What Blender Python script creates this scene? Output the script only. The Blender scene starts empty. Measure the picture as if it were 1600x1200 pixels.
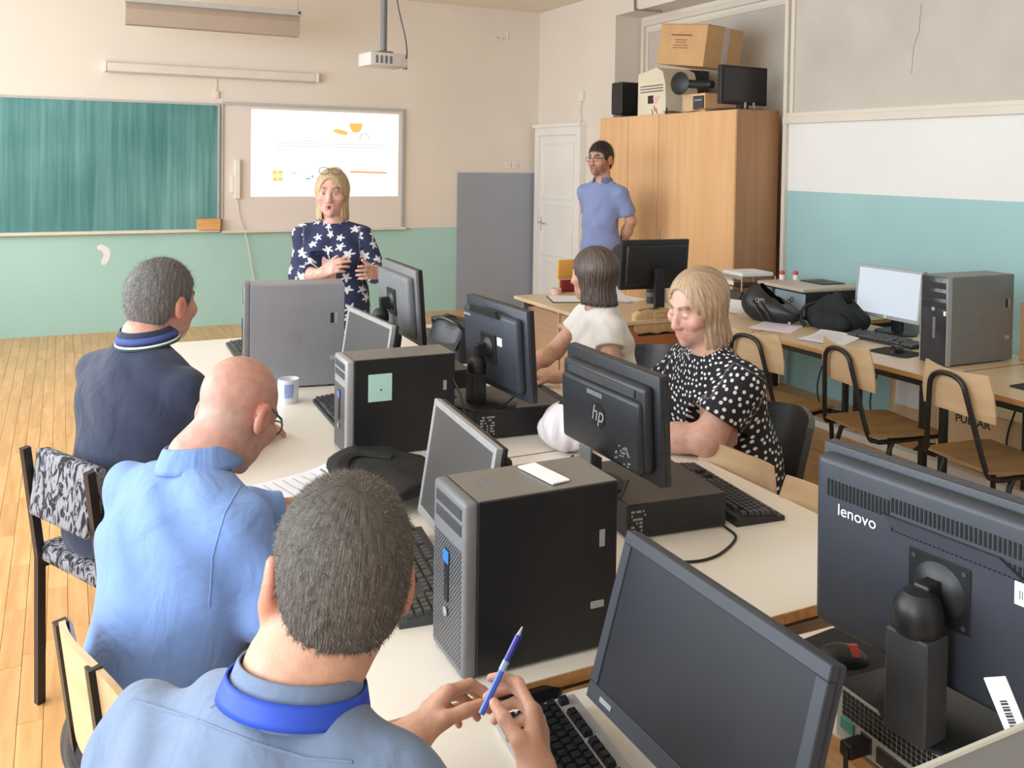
import bpy, bmesh, math, random
import numpy as np
from mathutils import Vector, Matrix

# ------------------------------------------------------------------ camera, light, exposure
SC = bpy.context.scene
COL = SC.collection
PI = math.pi
FPX, CYP, CAMH = 1419.0, 291.0, 1.70
YAW, PITCH, ROLL = math.radians(26.35), math.radians(1.57), math.radians(0.836)


def cam_axes():
    f = Vector((math.sin(YAW) * math.cos(PITCH), math.cos(YAW) * math.cos(PITCH), -math.sin(PITCH)))
    r = Vector((math.cos(YAW), -math.sin(YAW), 0))
    u = r.cross(f)
    c, s = math.cos(ROLL), math.sin(ROLL)
    return c * r + s * u, -s * r + c * u, f


CR, CU, CF = cam_axes()
CAMP = Vector((0, 0, CAMH))


def ray(px, py):
    return CR * ((px - 800) / FPX) + CU * ((CYP - py) / FPX) + CF


def atz(px, py, z):
    d = ray(px, py)
    return CAMP + d * ((z - CAMH) / d.z)


def atx(px, py, x):
    d = ray(px, py)
    return CAMP + d * (x / d.x)


def aty(px, py, y):
    d = ray(px, py)
    return CAMP + d * (y / d.y)


def atd(px, py, dep):
    return CAMP + ray(px, py) * dep


cam = bpy.data.cameras.new('camera')
cam.sensor_fit = 'HORIZONTAL'
cam.sensor_width = 36.0
cam.lens = 36.0 * FPX / 1600.0
cam.shift_y = -(600 - CYP) / 1600.0
cam.clip_start = 0.02
camo = bpy.data.objects.new('camera', cam)
COL.objects.link(camo)
camo.matrix_world = Matrix(((CR.x, CU.x, -CF.x, 0), (CR.y, CU.y, -CF.y, 0), (CR.z, CU.z, -CF.z, CAMH), (0, 0, 0, 1)))
SC.camera = camo

SC.view_settings.view_transform = 'Standard'
SC.view_settings.look = 'None'
SC.view_settings.gamma = 1.0
SC.view_settings.use_curve_mapping = False
SC.view_settings.exposure = 0.0

world = bpy.data.worlds.new('daylight')
SC.world = world
world.use_nodes = True
bg = world.node_tree.nodes['Background']
bg.inputs[0].default_value = (0.80, 0.90, 1.0, 1)
bg.inputs[1].default_value = 0.7

RX0, RX1, RY0, RY1, RZ = -2.5, 5.05, -1.6, 9.515, 3.45     # room
WINDOWS = [(-1.0, 1.35), (1.75, 4.1), (4.5, 6.85), (7.25, 8.6)]   # y ranges on the window wall
WZ0, WZ1 = 0.95, 3.15
for i, (a, b) in enumerate(WINDOWS):
    L = bpy.data.lights.new('window_daylight', 'AREA')
    L.shape = 'RECTANGLE'
    L.size, L.size_y = b - a, WZ1 - WZ0
    L.energy = 58 * (b - a)
    L.color = (0.85, 0.935, 1.0)
    o = bpy.data.objects.new('window_daylight', L)
    COL.objects.link(o)
    o.location = (RX0 - 0.06, (a + b) / 2, (WZ0 + WZ1) / 2)
    o.rotation_euler = (0, -PI / 2, 0)
    o['kind'] = 'helper'

# ------------------------------------------------------------------ materials
MATS = {}


def mat(name, col, rough=0.5, metal=0.0, var=0.06, scale=8.0, bump=0.0, bscale=60.0, spec=0.5, stretch=None, sheen=0.0, coat=0.0):
    """principled material whose colour is broken up by noise in object space"""
    if name in MATS:
        return MATS[name]
    m = bpy.data.materials.new(name)
    m.use_nodes = True
    nt = m.node_tree
    n = nt.nodes
    b = n['Principled BSDF']
    b.inputs['Roughness'].default_value = rough
    b.inputs['Metallic'].default_value = metal
    b.inputs['Specular IOR Level'].default_value = spec
    if sheen:
        b.inputs['Sheen Weight'].default_value = sheen
    if coat:
        b.inputs['Coat Weight'].default_value = coat
    tc = n.new('ShaderNodeTexCoord')
    mp = n.new('ShaderNodeMapping')
    if stretch:
        mp.inputs['Scale'].default_value = stretch
    nt.links.new(tc.outputs['Object'], mp.inputs[0])
    nz = n.new('ShaderNodeTexNoise')
    nz.inputs['Scale'].default_value = scale
    nz.inputs['Detail'].default_value = 4
    nt.links.new(mp.outputs[0], nz.inputs['Vector'])
    rp = n.new('ShaderNodeValToRGB')
    c = Vector(col[:3])
    lo, hi = c * (1 - var), c * (1 + var)
    rp.color_ramp.elements[0].position = 0.3
    rp.color_ramp.elements[1].position = 0.7
    rp.color_ramp.elements[0].color = (*lo, 1)
    rp.color_ramp.elements[1].color = (*hi, 1)
    nt.links.new(nz.outputs['Fac'], rp.inputs[0])
    nt.links.new(rp.outputs[0], b.inputs['Base Color'])
    if bump:
        n2 = n.new('ShaderNodeTexNoise')
        n2.inputs['Scale'].default_value = bscale
        n2.inputs['Detail'].default_value = 3
        nt.links.new(mp.outputs[0], n2.inputs['Vector'])
        bp = n.new('ShaderNodeBump')
        bp.inputs['Strength'].default_value = bump
        bp.inputs['Distance'].default_value = 0.01
        nt.links.new(n2.outputs['Fac'], bp.inputs['Height'])
        nt.links.new(bp.outputs[0], b.inputs['Normal'])
    MATS[name] = m
    return m


def emat(name, col, strength):
    if name in MATS:
        return MATS[name]
    m = mat(name, [v * 0.3 for v in col[:3]], 0.6, var=0.01, spec=.2)
    b = m.node_tree.nodes['Principled BSDF']
    b.inputs['Emission Color'].default_value = (*col[:3], 1)
    b.inputs['Emission Strength'].default_value = strength
    return m


def s2l(r, g, b):
    f = lambda v: (v / 255 / 12.92) if v / 255 <= 0.04045 else ((v / 255 + 0.055) / 1.055) ** 2.4
    return (f(r), f(g), f(b))


def wood(name, c1, c2, axis=2, rough=0.4, scale=5.0):
    """wood with grain running along one object axis"""
    if name in MATS:
        return MATS[name]
    m = bpy.data.materials.new(name)
    m.use_nodes = True
    nt = m.node_tree
    n = nt.nodes
    b = n['Principled BSDF']
    b.inputs['Roughness'].default_value = rough
    tc = n.new('ShaderNodeTexCoord')
    mp = n.new('ShaderNodeMapping')
    st = [9.0, 9.0, 9.0]
    st[axis] = 0.7
    mp.inputs['Scale'].default_value = st
    oi = n.new('ShaderNodeObjectInfo')
    vm = n.new('ShaderNodeVectorMath')
    vm.operation = 'MULTIPLY_ADD'
    vm.inputs[1].default_value = (1, 1, 1)
    nt.links.new(tc.outputs['Object'], vm.inputs[0])
    sc = n.new('ShaderNodeVectorMath')
    sc.operation = 'SCALE'
    sc.inputs[0].default_value = (7.3, 3.1, 5.7)
    nt.links.new(oi.outputs['Random'], sc.inputs['Scale'])
    nt.links.new(sc.outputs[0], vm.inputs[2])
    nt.links.new(vm.outputs[0], mp.inputs[0])
    nz = n.new('ShaderNodeTexNoise')
    nz.inputs['Scale'].default_value = scale
    nz.inputs['Detail'].default_value = 6
    nz.inputs['Distortion'].default_value = 0.6
    nt.links.new(mp.outputs[0], nz.inputs['Vector'])
    rp = n.new('ShaderNodeValToRGB')
    rp.color_ramp.elements[0].position = 0.3
    rp.color_ramp.elements[1].position = 0.72
    rp.color_ramp.elements[0].color = (*c2, 1)
    rp.color_ramp.elements[1].color = (*c1, 1)
    nt.links.new(nz.outputs['Fac'], rp.inputs[0])
    hs = n.new('ShaderNodeHueSaturation')
    ad = n.new('ShaderNodeMath')
    ad.operation = 'MULTIPLY_ADD'
    ad.inputs[1].default_value = 0.16
    ad.inputs[2].default_value = 0.92
    nt.links.new(oi.outputs['Random'], ad.inputs[0])
    nt.links.new(ad.outputs[0], hs.inputs['Value'])
    nt.links.new(rp.outputs[0], hs.inputs['Color'])
    nt.links.new(hs.outputs[0], b.inputs['Base Color'])
    MATS[name] = m
    return m


# ------------------------------------------------------------------ mesh helpers
class MB:
    """collects simple solids; build() links them as one mesh object"""

    def __init__(s):
        s.bm = bmesh.new()

    def box(s, x0, x1, y0, y1, z0, z1, bev=0.0, seg=2, M=None):
        t = bmesh.new()
        bmesh.ops.create_cube(t, size=1.0)
        for v in t.verts:
            v.co = Vector((x0 + (v.co.x + .5) * (x1 - x0), y0 + (v.co.y + .5) * (y1 - y0), z0 + (v.co.z + .5) * (z1 - z0)))
        if bev:
            bmesh.ops.bevel(t, geom=list(t.edges), offset=bev, segments=seg, profile=0.5, affect='EDGES')
        s._add(t, M)
        return s

    def _add(s, t, M=None):
        if M is not None:
            bmesh.ops.transform(t, matrix=M, verts=t.verts)
        me = bpy.data.meshes.new('tmp')
        t.to_mesh(me)
        t.free()
        s.bm.from_mesh(me)
        bpy.data.meshes.remove(me)

    def poly(s, pts, th, M=None):
        """polygon in XY extruded along +Z by th"""
        t = bmesh.new()
        a = [t.verts.new((p[0], p[1], 0)) for p in pts]
        b = [t.verts.new((p[0], p[1], th)) for p in pts]
        t.faces.new(a[::-1])
        t.faces.new(b)
        for i in range(len(a)):
            j = (i + 1) % len(a)
            t.faces.new((a[i], a[j], b[j], b[i]))
        bmesh.ops.recalc_face_normals(t, faces=t.faces)
        s._add(t, M)
        return s

    def tube(s, pts, r, n=8, closed=False, flat=None):
        """round tube along a path; flat=(a,b) gives an elliptic section"""
        pts = [Vector(p) for p in pts]
        t = bmesh.new()
        rings = []
        up = Vector((0, 0, 1))
        m = len(pts)
        prev = None
        for i, p in enumerate(pts):
            if closed:
                d = (pts[(i + 1) % m] - pts[i - 1])
            else:
                d = (pts[min(i + 1, m - 1)] - pts[max(i - 1, 0)])
            d.normalize()
            if prev is None:
                a = up.cross(d)
                if a.length < 0.2:
                    a = Vector((1, 0, 0)).cross(d)
            else:
                a = prev - d * prev.dot(d)
            a.normalize()
            prev = a
            b = d.cross(a)
            rr = r[i] if isinstance(r, (list, tuple)) else r
            ra, rb = (rr, rr) if flat is None else (flat[0], flat[1])
            rings.append([t.verts.new(p + a * (math.cos(2 * PI * k / n + PI / n) * ra) + b * (math.sin(2 * PI * k / n + PI / n) * rb)) for k in range(n)])
        for i in range(m if closed else m - 1):
            A, B = rings[i], rings[(i + 1) % m]
            for k in range(n):
                t.faces.new((A[k], A[(k + 1) % n], B[(k + 1) % n], B[k]))
        if not closed:
            t.faces.new(rings[0][::-1])
            t.faces.new(rings[-1])
        bmesh.ops.recalc_face_normals(t, faces=t.faces)
        s._add(t)
        return s

    def lathe(s, prof, n=24, M=None):
        t = bmesh.new()
        rings = []
        for r, z in prof:
            if r < 1e-6:
                rings.append([t.verts.new((0, 0, z))])
            else:
                rings.append([t.verts.new((r * math.cos(2 * PI * k / n), r * math.sin(2 * PI * k / n), z)) for k in range(n)])
        for A, B in zip(rings[:-1], rings[1:]):
            for k in range(n):
                j = (k + 1) % n
                if len(A) == 1 and len(B) == 1:
                    continue
                if len(A) == 1:
                    t.faces.new((A[0], B[j], B[k]))
                elif len(B) == 1:
                    t.faces.new((A[k], A[j], B[0]))
                else:
                    t.faces.new((A[k], A[j], B[j], B[k]))
        bmesh.ops.recalc_face_normals(t, faces=t.faces)
        s._add(t, M)
        return s

    def quadgrid(s, f, nu, nv, closed_u=False):
        t = bmesh.new()
        g = [[t.verts.new(f(i / (nu if closed_u else nu - 1), j / (nv - 1))) for j in range(nv)] for i in range(nu)]
        for i in range(nu if closed_u else nu - 1):
            for j in range(nv - 1):
                k = (i + 1) % nu
                t.faces.new((g[i][j], g[k][j], g[k][j + 1], g[i][j + 1]))
        s._add(t)
        return s

    def build(s, name, m, parent=None, smooth=False, M=None):
        if M is not None:
            bmesh.ops.transform(s.bm, matrix=M, verts=s.bm.verts)
        me = bpy.data.meshes.new(name)
        s.bm.to_mesh(me)
        s.bm.free()
        if smooth:
            for p in me.polygons:
                p.use_smooth = True
            if smooth != 'all':
                me.set_sharp_from_angle(angle=math.radians(40))
        me.materials.append(m)
        o = bpy.data.objects.new(name, me)
        COL.objects.link(o)
        o.parent = parent
        return o


def link_mesh(name, me, m, parent=None, loc=None):
    if not me.materials:
        me.materials.append(m)
    o = bpy.data.objects.new(name, me)
    COL.objects.link(o)
    o.parent = parent
    if loc is not None:
        o.location = loc
    return o


def thing(name, label, cat, loc=(0, 0, 0), rz=0.0, group=None):
    o = bpy.data.objects.new(name, None)
    o.empty_display_size = 0.05
    COL.objects.link(o)
    o.location = loc
    o.rotation_euler = (0, 0, rz)
    return tag(o, label, cat, group)


def tag(o, label, cat, group=None, kind=None):
    o['label'] = label
    o['category'] = cat
    if group:
        o['group'] = group
    if kind:
        o['kind'] = kind
    return o


def struct(name, mb, m, label=None):
    o = mb.build(name, m)
    o['kind'] = 'structure'
    if label:
        o['label'] = label
    return o


def stuff(o):
    o['kind'] = 'stuff'
    return o


def rot(rx=0, ry=0, rz=0, loc=(0, 0, 0)):
    return Matrix.Translation(loc) @ Matrix.Rotation(rz, 4, 'Z') @ Matrix.Rotation(ry, 4, 'Y') @ Matrix.Rotation(rx, 4, 'X')


def text(name, body, size, m, parent, M, shear=0.0, ext=0.0004, bold=0.0, align='CENTER'):
    c = bpy.data.curves.new(name, 'FONT')
    c.body = body
    c.size = size
    c.align_x = align
    c.align_y = 'CENTER'
    c.shear = shear
    c.extrude = ext
    c.offset = bold
    c.materials.append(m)
    tmp = bpy.data.objects.new(name, c)
    COL.objects.link(tmp)
    bpy.context.view_layer.update()
    me = bpy.data.meshes.new_from_object(tmp.evaluated_get(bpy.context.evaluated_depsgraph_get()))
    bpy.data.objects.remove(tmp)
    bpy.data.curves.remove(c)
    o = bpy.data.objects.new(name, me)
    COL.objects.link(o)
    if not me.materials:
        me.materials.append(m)
    o.parent = parent
    o.matrix_local = M
    return o


def smooth_path(pts, n=6):
    """Catmull-Rom through the points"""
    P = [Vector(p) for p in pts]
    P = [P[0] * 2 - P[1]] + P + [P[-1] * 2 - P[-2]]
    out = []
    for i in range(1, len(P) - 2):
        for k in range(n):
            t = k / n
            a, b, c, d = P[i - 1], P[i], P[i + 1], P[i + 2]
            out.append(0.5 * ((2 * b) + (c - a) * t + (2 * a - 5 * b + 4 * c - d) * t * t + (3 * b - a - 3 * c + d) * t ** 3))
    out.append(P[-2])
    return out


def copy_tree(o, parent=None):
    c = o.copy()
    COL.objects.link(c)
    c.parent = parent
    for ch in list(o.children):
        copy_tree(ch, c)
    return c

# ------------------------------------------------------------------ the room
def project(p):
    v = Vector(p) - CAMP
    d = v.dot(CF)
    return 800 + FPX * v.dot(CR) / d, CYP - FPX * v.dot(CU) / d, d


M_WALL = mat('cream_wall_paint', s2l(233, 223, 211), 0.75, var=0.03, scale=1.3, bump=0.05, bscale=120)
M_WHITE = mat('white_wall_paint', s2l(240, 238, 236), 0.7, var=0.02, scale=1.5, bump=0.05, bscale=120)
M_GREEN = mat('mint_oil_paint', s2l(174, 214, 207), 0.35, var=0.04, scale=1.2, bump=0.03, bscale=80)
M_TEAL = mat('teal_oil_paint', s2l(164, 203, 205), 0.4, var=0.05, scale=1.4, bump=0.03, bscale=80)
M_CEIL = mat('ceiling_paint', s2l(236, 228, 214), 0.85, var=0.02, scale=1.0)
M_GREY = mat('grey_panel_paint', s2l(160, 165, 176), 0.5, var=0.03, scale=1.5)
M_TRIM = mat('ivory_trim_paint', s2l(228, 218, 204), 0.5, var=0.03, scale=3)
M_DOOR = mat('white_door_gloss', s2l(243, 240, 234), 0.35, var=0.02, scale=3)
M_PANEL = mat('aged_beige_board', s2l(202, 194, 184), 0.7, var=0.07, scale=2.2, bump=0.06, bscale=30)
M_ALU = mat('dull_aluminium', s2l(186, 186, 184), 0.45, 0.0, var=0.04)
M_BLACK = mat('black_plastic', (0.012, 0.0125, 0.0145), 0.42, var=0.12, scale=30, bump=0.04, bscale=400)
M_BLACKM = mat('black_metal_paint', (0.014, 0.014, 0.015), 0.38, var=0.1, scale=20)
M_DGREY = mat('dark_grey_plastic', (0.05, 0.052, 0.058), 0.45, var=0.1, scale=30, bump=0.03, bscale=400)
M_MGREY = mat('mid_grey_plastic', (0.17, 0.172, 0.18), 0.45, var=0.06, scale=30)
M_SILVER = mat('silver_plastic', (0.42, 0.42, 0.43), 0.35, 0.3, var=0.05, scale=30)
M_WPLAS = mat('white_plastic', s2l(238, 234, 226), 0.4, var=0.02, scale=20)
M_PAPER = mat('white_paper', s2l(240, 240, 244), 0.8, var=0.02, scale=20)
M_CORD = mat('black_rubber_cable', (0.012, 0.012, 0.013), 0.55, var=0.1)

mb = MB()
mb.box(RX0 - .3, RX1 + .5, RY0 - .2, RY1 + .2, -0.12, -0.016)
FLOOR = struct('floor', mb, mat('floor_subfloor', s2l(120, 82, 48), 0.8, var=0.1))
# parquet strips run towards the board; those that show largest are single pieces
M_PLANK = wood('oak_parquet', s2l(234, 186, 126), s2l(208, 150, 88), axis=1, rough=0.3, scale=3.0)
PW, PL = 0.07, 0.42
pm = bpy.data.meshes.new('parquet_plank')
t = MB()
t.box(-PW / 2 + .0007, PW / 2 - .0007, -PL / 2 + .0008, PL / 2 - .0008, -0.016, 0.0, 0.0008, 1)
t.bm.to_mesh(pm)
t.bm.free()
pm.materials.append(M_PLANK)
random.seed(4)
spots = []
for i in range(int((RX1 - RX0 + .4) / PW) + 1):
    off = random.choice((0, .14, .28)) + (i % 2) * .21
    for j in range(int((RY1 - RY0) / PL) + 2):
        x, y = RX0 + PW * (i + .5), RY0 - .2 + off + PL * j
        if y - PL / 2 > RY1 + .05:
            continue
        u, v, d = project((x, y, 0)) if y > 0.5 else (-1, -1, 1)
        seen = 0 < u < 1600 and 0 < v < 1200
        open_left = u < 190 and (u < 130 or v > 880)
        open_right = 1160 < u < 1300 and 640 < v < 810
        sc = (PW * PL / (d * d) * (0.9 if open_left else 1.0)) if seen and (open_left or open_right) else 0
        spots.append((sc, x, y))
spots.sort(key=lambda q: -q[0])
for sc, x, y in spots[:290]:
    o = link_mesh('plank', pm, M_PLANK, FLOOR, (x, y, random.uniform(-.0006, 0)))
rest = MB()
rv, rf = [], []
for sc, x, y in spots[290:]:
    k = len(rv)
    a, b = PW / 2 - .0007, PL / 2 - .0008
    rv += [(x - a, y - b, 0), (x + a, y - b, 0), (x + a, y + b, 0), (x - a, y + b, 0)]
    rv += [(x - a, y - b, -.015), (x + a, y - b, -.015), (x + a, y + b, -.015), (x - a, y + b, -.015)]
    rf += [(k, k + 1, k + 2, k + 3), (k, k + 4, k + 5, k + 1), (k + 1, k + 5, k + 6, k + 2), (k + 2, k + 6, k + 7, k + 3), (k + 3, k + 7, k + 4, k)]
me = bpy.data.meshes.new('floor_planks')
me.from_pydata(rv, [], rf)
stuff(link_mesh('floor_planks', me, M_PLANK, FLOOR))

# front wall with its mint dado
struct('ceiling', MB().box(RX0 - .3, RX1 + .5, RY0 - .2, RY1 + .2, RZ, RZ + .1), M_CEIL)
WF = struct('wall_front', MB().box(RX0 - .3, RX1 + .5, RY1, RY1 + .2, 0, RZ), M_WALL)
MB().box(RX0, 4.02, RY1 - .003, RY1 + .01, 0, 0.945).build('painted_dado', M_GREEN, WF)
GP = MB().box(4.015, RX1, RY1 - .02, RY1 + .01, 0, 1.565).build('grey_panel', M_GREY, WF)
# flaked patch of paint on the dado
c = aty(160, 398, RY1 - .004)
chip = [(-.05, .085), (-.01, .1), (.03, .08), (.065, .05), (.072, 0), (.06, -.05), (.03, -.095), (-.005, -.1), (-.012, -.06), (.012, -.01), (.0, .035), (-.04, .05)]
MB().poly(chip, .002, rot(PI / 2, 0, 0, c)).build('paint_chip', M_WHITE, WF)
struct('wall_back', MB().box(RX0 - .3, RX1 + .5, RY0 - .2, RY0, 0, RZ), M_WALL)
# window wall on the side of the daylight (openings with frames)
mb = MB()
mb.box(RX0 - .3, RX0, RY0, RY1, 0, WZ0).box(RX0 - .3, RX0, RY0, RY1, WZ1, RZ)
ys = [RY0] + [v for w in WINDOWS for v in w] + [RY1]
for a, b in zip(ys[0::2], ys[1::2]):
    mb.box(RX0 - .3, RX0, a, b, WZ0, WZ1)
WL = struct('wall_left', mb, M_WALL)
MB().box(RX0 - .01, RX0 + .003, RY0, RY1, 0, .945).build('painted_dado', M_GREEN, WL)
for i, (a, b) in enumerate(WINDOWS):
    mb = MB()
    for z in (WZ0, WZ1 - .05, 2.45):
        mb.box(RX0 - .2, RX0 - .14, a, b, z, z + .05)
    for k in range(4):
        y = a + (b - a - .05) * k / 3
        mb.box(RX0 - .2, RX0 - .14, y, y + .05, WZ0, WZ1)
    w = struct('window_%d' % (i + 1), mb, M_WPLAS)
    MB().box(RX0 - .12, RX0 + .08, a - .03, b + .03, WZ0 - .03, WZ0).build('window_sill', M_WPLAS, w)

# right wall: door part, deep niche behind the cupboard, framed upper boards near the desks
NY0, NY1, NX, NZ = 5.40, 7.87, 5.37, 3.20
mb = MB()
mb.box(RX1, RX1 + .5, RY0, NY0, 0, RZ)
mb.box(RX1, RX1 + .5, NY1, RY1, 0, RZ)
mb.box(RX1, RX1 + .5, NY0, NY1, NZ, RZ)
mb.box(NX, RX1 + .5, NY0, NY1, 0, NZ)
WR = struct('wall_right', mb, M_WALL)
MB().box(RX1 - .003, RX1 + .01, RY0, NY0, 0, 1.512).build('painted_dado', M_TEAL, WR)
MB().box(RX1 - .0035, RX1 + .01, RY0, NY0, 1.505, 2.02).build('white_band', M_WHITE, WR)
mb = MB()
mb.box(RX1 - .012, RX1 + .01, RY0, 5.335, 2.10, RZ)
MB().box(RX1 - .004, RX1 + .01, RY0, 5.34, 2.06, RZ).build('upper_board', M_PANEL, WR)
tr = MB()
tr.box(RX1 - .045, RX1, RY0, NY0, 2.02, 2.075, .004)
tr.box(RX1 - .03, RX1, RY0, NY0, 2.075, 2.105, .003)
struct('trim_1', tr, M_TRIM)
tr = MB()
tr.box(RX1 - .04, RX1, NY0 - .035, NY0, 0, RZ, .003)
tr.box(RX1 - .022, RX1, NY0 - .085, NY0 - .05, 2.1, RZ, .003)
struct('trim_2', tr, M_TRIM)
tr = MB()
tr.box(NX - .03, NX, NY0, NY1 - .03, 3.10, 3.15, .003)
tr.box(NX - .03, NX, NY1 - .08, NY1 - .03, 1.9, 3.10, .003)
tr.box(NX - .018, NX, NY0, NY1 - .11, 3.03, 3.06, .003)
tr.box(NX - .018, NX, NY1 - .14, NY1 - .11, 1.9, 3.03, .003)
struct('trim_3', tr, M_TRIM)
MB().box(NX - .006, NX, NY0, NY1 - .12, 1.0, 3.04).build('niche_board', M_PANEL, WR)
# crack and scuffs on the upper board
mb = MB()
pk = [atx(1440 - i * 4 + (i % 3) * 2, 5 + i * 22, RX1 - .0042) for i in range(6)]
mb.tube(pk, .0022, 4)
mb.build('crack', mat('crack_brown', s2l(150, 135, 120), 0.9), WR)

# door close to the front corner
mb = MB()
dy0, dy1 = 8.50, 9.36
D1 = MB()
D1.box(RX1 - .05, RX1 - .005, dy0, dy1, 0.01, 2.0, .004)
D1 = struct('door_1', D1, M_DOOR)
fr = MB()
fr.box(RX1 - .08, RX1, dy1, dy1 + .09, 0, 2.09, .004).box(RX1 - .08, RX1, dy0 - .09, dy0, 0, 2.09, .004).box(RX1 - .08, RX1, dy0, dy1, 2.0, 2.09, .004)
fr.box(RX1 - .1, RX1, dy0 - .1, dy1 + .12, 2.09, 2.13, .004)
fr.build('door_frame', M_DOOR, D1)
for z0, z1 in ((.12, .55), (.65, 1.2), (1.3, 1.9)):
    p = MB()
    p.box(RX1 - .056, RX1 - .05, dy0 + .1, dy1 - .1, z0, z1)
    for a in ((dy0 + .08, dy0 + .1, z0, z1), (dy1 - .1, dy1 - .08, z0, z1), (dy0 + .08, dy1 - .08, z0 - .02, z0), (dy0 + .08, dy1 - .08, z1, z1 + .02)):
        p.box(RX1 - .066, RX1 - .05, *a, .003, 1)
    p.build('door_panel', M_DOOR, D1)
h = MB()
h.tube([(RX1 - .05, dy1 - .06, 1.0), (RX1 - .1, dy1 - .06, 1.0), (RX1 - .105, dy1 - .09, 1.0), (RX1 - .1, dy1 - .19, .99)], .009)
h.box(RX1 - .056, RX1 - .05, dy1 - .08, dy1 - .04, .9, 1.06)
h.build('door_handle', M_ALU, D1, True)

# cable duct lying on the floor under the window-side desks
d = MB()
d.box(4.40, 4.47, 2.2, 5.2, 0, .045, .004)
tag(d.build('cable_duct', M_WPLAS), 'white plastic cable duct lying along the floor under the side desks', 'cable duct')

# ------------------------------------------------------------------ things on the front wall
BY = RY1
# chalkboard
cb = thing('chalkboard', 'large green chalkboard with smeared chalk on the front wall', 'chalkboard', (-.35, BY, .95))
m = bpy.data.materials.new('chalkboard_green')
m.use_nodes = True
nt = m.node_tree
b = nt.nodes['Principled BSDF']
b.inputs['Roughness'].default_value = .55
tc = nt.nodes.new('ShaderNodeTexCoord')
mp = nt.nodes.new('ShaderNodeMapping')
mp.inputs['Scale'].default_value = (11, 1, .35)
nz = nt.nodes.new('ShaderNodeTexNoise')
nz.inputs['Scale'].default_value = 1.6
nz.inputs['Detail'].default_value = 7
nz.inputs['Roughness'].default_value = .65
nz.inputs['Distortion'].default_value = .25
mp2 = nt.nodes.new('ShaderNodeMapping')
mp2.inputs['Scale'].default_value = (1.1, 1, .8)
nz2 = nt.nodes.new('ShaderNodeTexNoise')
nz2.inputs['Scale'].default_value = 1.0
nz2.inputs['Detail'].default_value = 2
mx = nt.nodes.new('ShaderNodeMath')
mx.operation = 'MULTIPLY'
rp = nt.nodes.new('ShaderNodeValToRGB')
rp.color_ramp.elements[0].position = .14
rp.color_ramp.elements[0].color = (*s2l(54, 120, 120), 1)
rp.color_ramp.elements[1].position = .52
rp.color_ramp.elements[1].color = (*s2l(134, 186, 186), 1)
for q, w in ((mp, nz), (mp2, nz2)):
    nt.links.new(tc.outputs['Object'], q.inputs[0])
    nt.links.new(q.outputs[0], w.inputs['Vector'])
nt.links.new(nz.outputs['Fac'], mx.inputs[0])
nt.links.new(nz2.outputs['Fac'], mx.inputs[1])
nt.links.new(mx.outputs[0], rp.inputs[0])
nt.links.new(rp.outputs[0], b.inputs['Base Color'])
MB().box(-1.75, 1.745, -.03, -.002, .03, 1.265).build('writing_surface', m, cb)
mb = MB()
mb.box(-1.78, 1.76, -.034, 0, 1.265, 1.285, .002).box(-1.78, -1.75, -.034, 0, 0, 1.265, .002).box(1.745, 1.765, -.034, 0, 0, 1.265, .002)
mb.build('frame', M_ALU, cb)
MB().box(-1.78, 1.765, -.075, 0, 0, .03, .004).build('chalk_tray', M_TRIM, cb)
tag(MB().box(-.11, .11, -.055, .05, 0, .105, .004).build('wooden_chalk_box', wood('pine_box', s2l(226, 178, 116), s2l(205, 150, 90), axis=0)),
    'small plain wooden box on the end of the chalk tray', 'box').location = (1.305, BY - .075, .98)
# whiteboard
wb = thing('whiteboard', 'white marker board with grey frame beside the chalkboard', 'whiteboard', (2.40, BY, .94))
MB().box(-.95, .945, -.02, -.002, .02, 1.29).build('writing_surface', mat('whiteboard_enamel', s2l(232, 222, 214), .35, var=.015, scale=2), wb)
mb = MB()
mb.box(-.965, .965, -.04, 0, 1.285, 1.315, .004).box(.935, .965, -.04, 0, 0, 1.29, .004).box(-.965, -.95, -.04, 0, 0, 1.29, .003)
mb.build('frame', M_ALU, wb)
MB().box(-.965, .99, -.07, 0, -.005, .022, .004).build('pen_tray', M_TRIM, wb)
# the projected slide: thin glowing sheets stand in for the projector's light
SX0, SX1, SZ0, SZ1 = 1.725, 3.305, 1.30, 2.195
sl = thing('projected_slide', 'bright projected slide with orange shapes on the whiteboard', 'projection', (SX0, BY - .0215, SZ0))
SW, SH = SX1 - SX0, SZ1 - SZ0
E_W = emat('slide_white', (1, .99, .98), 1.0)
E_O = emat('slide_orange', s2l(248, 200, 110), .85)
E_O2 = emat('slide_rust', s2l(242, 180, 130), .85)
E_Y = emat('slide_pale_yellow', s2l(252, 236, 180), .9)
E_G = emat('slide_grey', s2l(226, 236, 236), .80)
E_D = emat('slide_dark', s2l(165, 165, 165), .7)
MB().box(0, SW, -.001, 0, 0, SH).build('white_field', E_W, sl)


def sp(u, v):                 # fraction of the slide -> local x, z
    return u * SW, v * SH


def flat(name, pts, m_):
    MB().poly([sp(*q) for q in pts], .0006, rot(PI / 2, 0, 0, (0, -.0012, 0))).build(name, m_, sl)


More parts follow.
